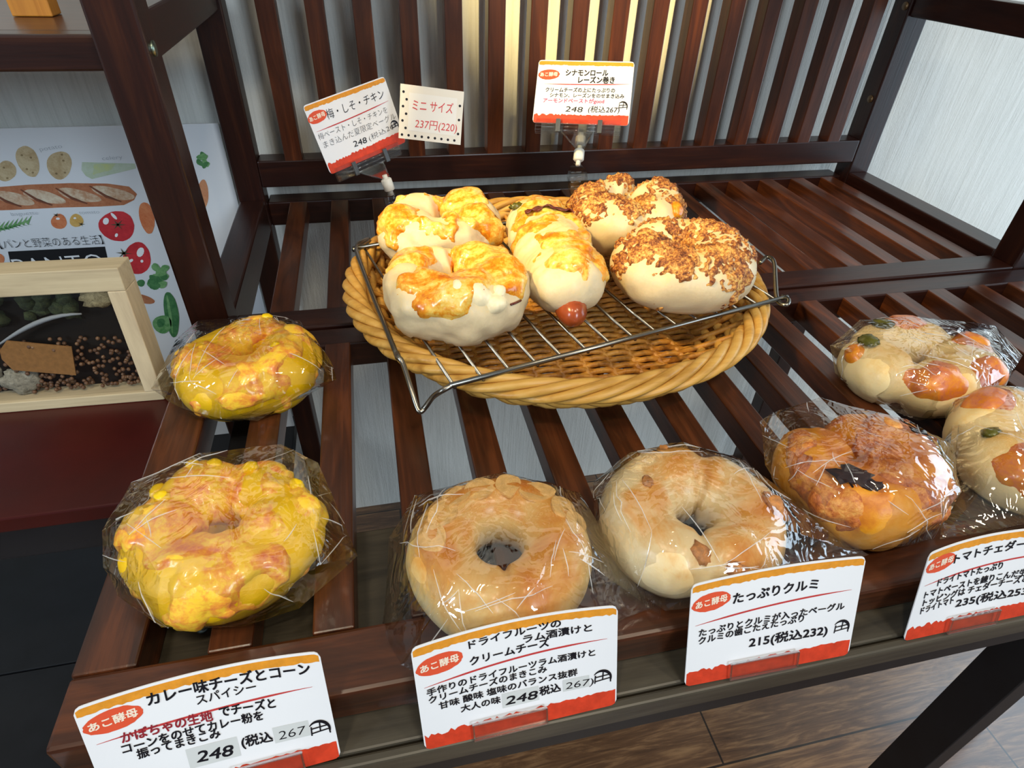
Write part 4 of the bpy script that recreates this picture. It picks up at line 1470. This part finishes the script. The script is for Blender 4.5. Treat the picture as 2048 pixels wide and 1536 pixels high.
for i in range(90):
    mb.ball((-0.27 + rnd.random() * 0.225, 0.016 + rnd.random() * 0.004, 0.076 + rnd.random() * 0.020), *(rnd.uniform(0.004, 0.008) for _ in range(3)), 8, 5, 0, None, 0.6, i)
o = fpart(mb, 'dried_moss', speck_mat('moss_green', [(0.3, lin('#23291a')), (0.55, lin('#3b4326')), (0.8, lin('#58613a'))], 180, 0.9, 1.0)); o['kind'] = 'stuff'
mb = MB()
for i in range(240):
    mb.ball((-0.10 + rnd.random() * 0.084 - (0.05 if i % 4 == 0 else 0), 0.009 + rnd.random() * 0.010, 0.012 + (rnd.random() ** 1.6) * 0.045), 0.0017, 0.0017, 0.0017, 7, 5)
o = fpart(mb, 'dried_seeds', speck_mat('seed_brown', [(0.3, lin('#3f2a1c')), (0.55, lin('#6d4c33')), (0.8, lin('#a98b68'))], 260, 0.5, 0.2)); o['kind'] = 'stuff'
for (x, z, s) in ((-0.107, 0.022, 0.011), (-0.14, 0.034, 0.015), (-0.155, 0.016, 0.013), (-0.135, 0.060, 0.011)):
    mb = MB(); mb.ball((x, 0.014, z), s * 1.3, 0.006, s, 22, 14, 0, None, 0.5, x * 100)
    fpart(mb, 'dried_flower', speck_mat('dried_petals', [(0.3, lin('#6f6a5c')), (0.55, lin('#9a9482')), (0.8, lin('#bdb7a4'))], 320, 0.9, 1.0))
mb = MB(); mb.ball((-0.028, 0.016, 0.090), 0.013, 0.006, 0.008, 18, 10, 0, None, 0.4, 7)
fpart(mb, 'dried_rose', speck_mat('rose_cream', [(0.3, lin('#7a6a48')), (0.6, lin('#b9a67a'))], 260, 0.8, 0.8))
mb = MB()
mb.tube([(-0.112 + 0.07 * t, 0.011, 0.055 + 0.024 * math.sin(t * 1.7)) for t in [j / 10 for j in range(11)]], 0.002, 6, rr=[0.0004 + 0.0016 * math.sin(math.pi * (j + 0.3) / 11) for j in range(11)])
fpart(mb, 'feather', plain('feather_white', '#8b9094', 0.8, 0.2))
tr_ = Matrix.Rotation(math.radians(12), 3, 'Y')
mb = MB()
base = Vector((-0.086, 0.0085, 0.044))
vs = []
for yy in (0, 0.001):
    for (x, z) in ((-0.024, -0.004), (-0.018, -0.0135), (0.026, -0.0135), (0.026, 0.0135), (-0.018, 0.0135), (-0.024, 0.004)):
        vs.append(base + tr_ @ Vector((x, yy, z)))
mb.add(vs, [[0, 1, 2, 3, 4, 5], [11, 10, 9, 8, 7, 6]] + [[i, (i + 1) % 6, 6 + (i + 1) % 6, 6 + i] for i in range(6)])
fpart(mb, 'paper_tag', plain('kraft_paper', '#8a6238', 0.8, 0.2, nscale=300, namt=0.15))

# ------------------------------------------------------------------ vegetable poster against the wall
YP = 0.585
tl = at_y(-60, 250, YP); br = at_y(461, 420, YP)
px0, px1, pz0, pz1 = -0.62, -0.1665, -0.4203, 0.098
mb = MB(); mb.box(px0, px1, YP, YP + 0.003, pz0, pz1, 0.0004)
poster = mb.build('poster', plain('poster_paper', '#dfe3e8', 0.6, 0.3), None, (-0.36, YP, -0.1))
tag(poster, 'white poster with painted bread and vegetables behind the framed box', 'poster')
POFF = poster.location.copy()


def pz(u, v):
    p = at_y(u, v, YP)
    return (p.x, p.z)


def psplit(names, shapes, mats):
    """each base shape (layer 0) with the details lying on it becomes a printed piece of its own"""
    cen = lambda g: (sum(p[0] for p in g[0]) / len(g[0]), sum(p[1] for p in g[0]) / len(g[0]))
    groups = [[g] for g in shapes if g[2] == 0]
    cs = [cen(g[0]) for g in groups]
    for g in shapes:
        if g[2] > 0:
            c = cen(g)
            groups[min(range(len(cs)), key=lambda k: math.dist(cs[k], c))].append(g)
    for k, g in enumerate(groups): pmesh(names[k % len(names)], g, mats)


def pmesh(name, shapes, mats, layer=0):
    """flat printed shapes: list of (list of pixel points, material index, layer)"""
    mb = MB()
    for pts, mi, ly in shapes:
        vs = []
        for (u, v) in pts:
            p = at_y(u, v, YP); vs.append((p.x, YP - 0.0003 - 0.00025 * ly, p.z))
        c = Vector((0, 0, 0))
        for q in vs: c += Vector(q)
        c /= len(vs)
        n = len(vs)
        mb.add([tuple(c)] + vs, [[0, i + 1, (i + 1) % n + 1] for i in range(n)], mi)
    mb.v = [tuple(Vector(v) - POFF) for v in mb.v]
    return mb.build(name, mats, poster)


def ell(cx, cy, rx, ry, rot=0.0, n=28, jit=0.04, seed=1):
    rnd = random.Random(seed)
    out = []
    for i in range(n):
        a = 2 * math.pi * i / n
        k = 1 + jit * math.sin(3 * a + seed) + rnd.uniform(-0.015, 0.015)
        x, y = math.cos(a) * rx * k, math.sin(a) * ry * k
        out.append((cx + x * math.cos(rot) - y * math.sin(rot), cy + x * math.sin(rot) + y * math.cos(rot)))
    return out


def wc(name, a, b, sc=60):
    return speck_mat(name, [(0.35, lin(a)), (0.65, lin(b))], sc, 0.6, 0.0)


P_pot = wc('paint_potato', '#b39a72', '#cdbb95'); P_potd = wc('paint_potato_dark', '#7d6746', '#96805a')
P_bag = wc('paint_crust', '#a8633f', '#bd7d57'); P_bagl = wc('paint_crumb', '#b98d6b', '#ddcfb6', 40); P_bagd = plain('paint_cut', '#74402a', 0.6)
P_cel = wc('paint_celery', '#b9c9a8', '#c5cf86', 30); P_tom = wc('paint_tomato', '#b8202c', '#cf3038', 30); P_hi = plain('paint_white', '#eef0f2', 0.6)
P_leaf = wc('paint_leaf', '#4c8a4c', '#7fae74', 60); P_leafd = wc('paint_leaf_dark', '#2f6b3c', '#4d8550', 60); P_orange = wc('paint_orange', '#c96a3c', '#da8a5c'); P_yel = wc('paint_yellow', '#c79a4a', '#d9b266')
P_stem = plain('paint_stem', '#4f4a35', 0.6); P_blk = plain('paint_black', '#17181b', 0.55, 0.3)
sh = [(ell(13, 342, 19, 21, 0.3, seed=2), 0, 0), (ell(56, 322, 21, 33, -0.45, seed=3), 0, 0), (ell(119, 330, 25, 28, 0.1, seed=4), 0, 0)]
for (x, y) in ((15, 356), (44, 310), (54, 338), (66, 345), (127, 321), (113, 347), (130, 345), (124, 309), (62, 315), (8, 335)):
    sh.append((ell(x, y, 2.6, 2.0, 0.3, 10, seed=x), 1, 1))
psplit(['painted_potato'], sh, [P_pot, P_potd])
pmesh('painted_celery', [([(164, 324), (270, 327), (272, 337), (184, 358), (172, 352), (163, 340)], 0, 0), ([(188, 328), (232, 327), (222, 340), (186, 349)], 1, 1)], [wc('paint_celery_pale', '#c3d0c0', '#b4c6a6', 30), P_cel])
bag = [(-30, 376), (60, 369), (140, 366), (215, 367), (258, 373), (274, 388), (268, 400), (248, 410), (200, 413), (120, 415), (40, 419), (-30, 422)]
sh = [(bag, 0, 0)]
for i, (x, y) in enumerate(((8, 396), (70, 393), (140, 390), (208, 386))):
    sh.append((ell(x + 18, y, 44, 11, 0.22, seed=i), 1, 1))
    sh.append(([(x - 30, y - 14), (x - 27, y - 15), (x + 8, y + 6), (x + 36, y + 16), (x + 34, y + 18), (x + 4, y + 9)], 2, 2))
pmesh('painted_baguette', sh, [P_bag, P_bagl, P_bagd])
sh = [(ell(234, 452, 36, 30, 0.15, seed=5), 0, 0), (ell(274, 517, 28, 32, 0.1, seed=6), 0, 0)]
for (x, y, a, b, r) in ((212, 442, 6, 7, 0.3), (228, 432, 9, 3, 0.8), (233, 470, 3, 4, 0.4), (281, 504, 7, 10, 0.4), (262, 521, 5, 3, -0.5), (284, 522, 3, 3, 0)):
    sh.append((ell(x, y, a, b, r, 12, 0.0, 1), 1, 1))
for (x, y, r) in ((236, 449, 0), (248, 506, 2.2)):
    for i in range(6):
        a = r + i * 1.05
        sh.append(([(x + 2 * math.cos(a + 1.5), y + 2 * math.sin(a + 1.5)), (x + 17 * math.cos(a), y + 11 * math.sin(a)), (x - 2 * math.cos(a + 1.5), y - 2 * math.sin(a + 1.5))], 2, 2))
psplit(['painted_tomato'], sh, [P_tom, P_hi, P_stem])
sh = [(ell(118, 443, 16, 15, 0.4, seed=7), 0, 0), (ell(153, 441, 14, 13, 0.4, seed=8), 1, 0), (ell(294, 435, 15, 32, -0.2, seed=9), 0, 0), (ell(-5, 520, 14, 14, 0, seed=3), 0, 0), (ell(288, 598, 22, 8, 0.3, seed=3), 3, 0)]
for (x, y) in ((113, 430), (163, 448)):
    for i in range(5):
        a = i * 1.25
        sh.append(([(x + 1.2 * math.cos(a + 1.5), y + 1.2 * math.sin(a + 1.5)), (x + 8 * math.cos(a), y + 5 * math.sin(a)), (x - 1.2 * math.cos(a + 1.5), y - 1.2 * math.sin(a + 1.5))], 2, 1))
sh += [(ell(116, 437, 4, 2.4, 0, 10), 4, 1), (ell(150, 436, 3, 2, 0, 10), 4, 1)]
psplit(['painted_cherry_tomato', 'painted_cherry_tomato', 'painted_pizza', 'painted_tomato', 'painted_croissant'], sh, [P_orange, P_yel, P_stem, P_bag, P_hi])
P_greens = [P_leaf, P_leafd, wc('paint_carrot', '#c07a52', '#cf946c')]
sh = [([(-30, 463), (20, 452), (56, 440), (58, 443), (22, 457), (-30, 468)], 0, 0)]
for i in range(9):
    x = -20 + i * 9
    sh.append(([(x, 458 - i * 1.6), (x + 12, 446 - i * 2.0), (x + 5, 461 - i * 1.4)], 0, 1)); sh.append(([(x, 460 - i * 1.6), (x + 14, 466 - i * 2.0), (x + 6, 459 - i * 1.4)], 1, 1))
pmesh('painted_rosemary', sh, P_greens)
rnd = random.Random(3)
sh = [([(314, 578), (317, 578), (322, 536), (319, 536)], 0, 0)]
for i in range(15):
    sh.append((ell(318 + rnd.uniform(-14, 14), 560 + rnd.uniform(-26, 12), 11, 7, rnd.uniform(-1, 1), 14, 0.1, i), i % 2, 1 + i * 0.1))
pmesh('painted_basil', sh, P_greens)
sh = []
for i in range(10):
    sh.append((ell(403 + rnd.uniform(-10, 10), 318 + rnd.uniform(-12, 12), 8, 5, rnd.uniform(-1, 1), 12, 0.1, i), i % 2, i * 0.1))
pmesh('painted_parsley', sh, P_greens)
pmesh('painted_cucumber', [(ell(343, 628, 14, 46, -0.15, seed=2), 1, 1), (ell(340, 628, 3, 40, -0.15, seed=2), 0, 2)], P_greens)
pmesh('painted_spinach', [(ell(325, 648, 19, 18, 0, seed=4), 0, 2), (ell(322, 645, 8, 9, 0.4, seed=4), 1, 3)], P_greens)
pmesh('painted_pea', [(ell(282, 566, 8, 7, 0, seed=4), 1, 0)], P_greens)
pmesh('painted_carrot', [(ell(405, 390, 12, 30, 0.05, seed=6), 2, 0)], P_greens)
mb = MB()


def ptext(s, u0, v0, u1, v1, h, mi=0, bold=0.0):
    p0, p1 = at_y(u0, v0, YP), at_y(u1, v1, YP)
    t = MB(); put_text(t, s, p0.x, p0.z, p1.x, p1.z, h, 0, mi, bold)
    mb.add([(x - POFF.x, YP - 0.0012 - POFF.y, y - POFF.z) for x, y, _ in t.v], t.f, mi)


ptext('【パンと野菜のある生活】', 2, 496, 208, 486, 0.0125, 0, -0.012)
ptext('potato', 82, 302, 126, 295, 0.006, 1, -0.02)
ptext('celery', 206, 320, 246, 317, 0.006, 1, -0.02)
ptext('baguette', 24, 431, 78, 428, 0.006, 1, -0.02)
ptext('tomato', 160, 428, 200, 426, 0.006, 1, -0.02)
mb.build('lettering', [P_blk, plain('paint_grey', '#8f97a0', 0.6)], poster)
pmesh('title_block', [([(16, 503), (210, 493), (232, 590), (38, 602)], 0, 0)], P_blk)
mb = MB(); ptext('PANTO', 40, 553, 216, 541, 0.0335, 0, -0.012)
mb.build('title_lettering', P_hi, poster)
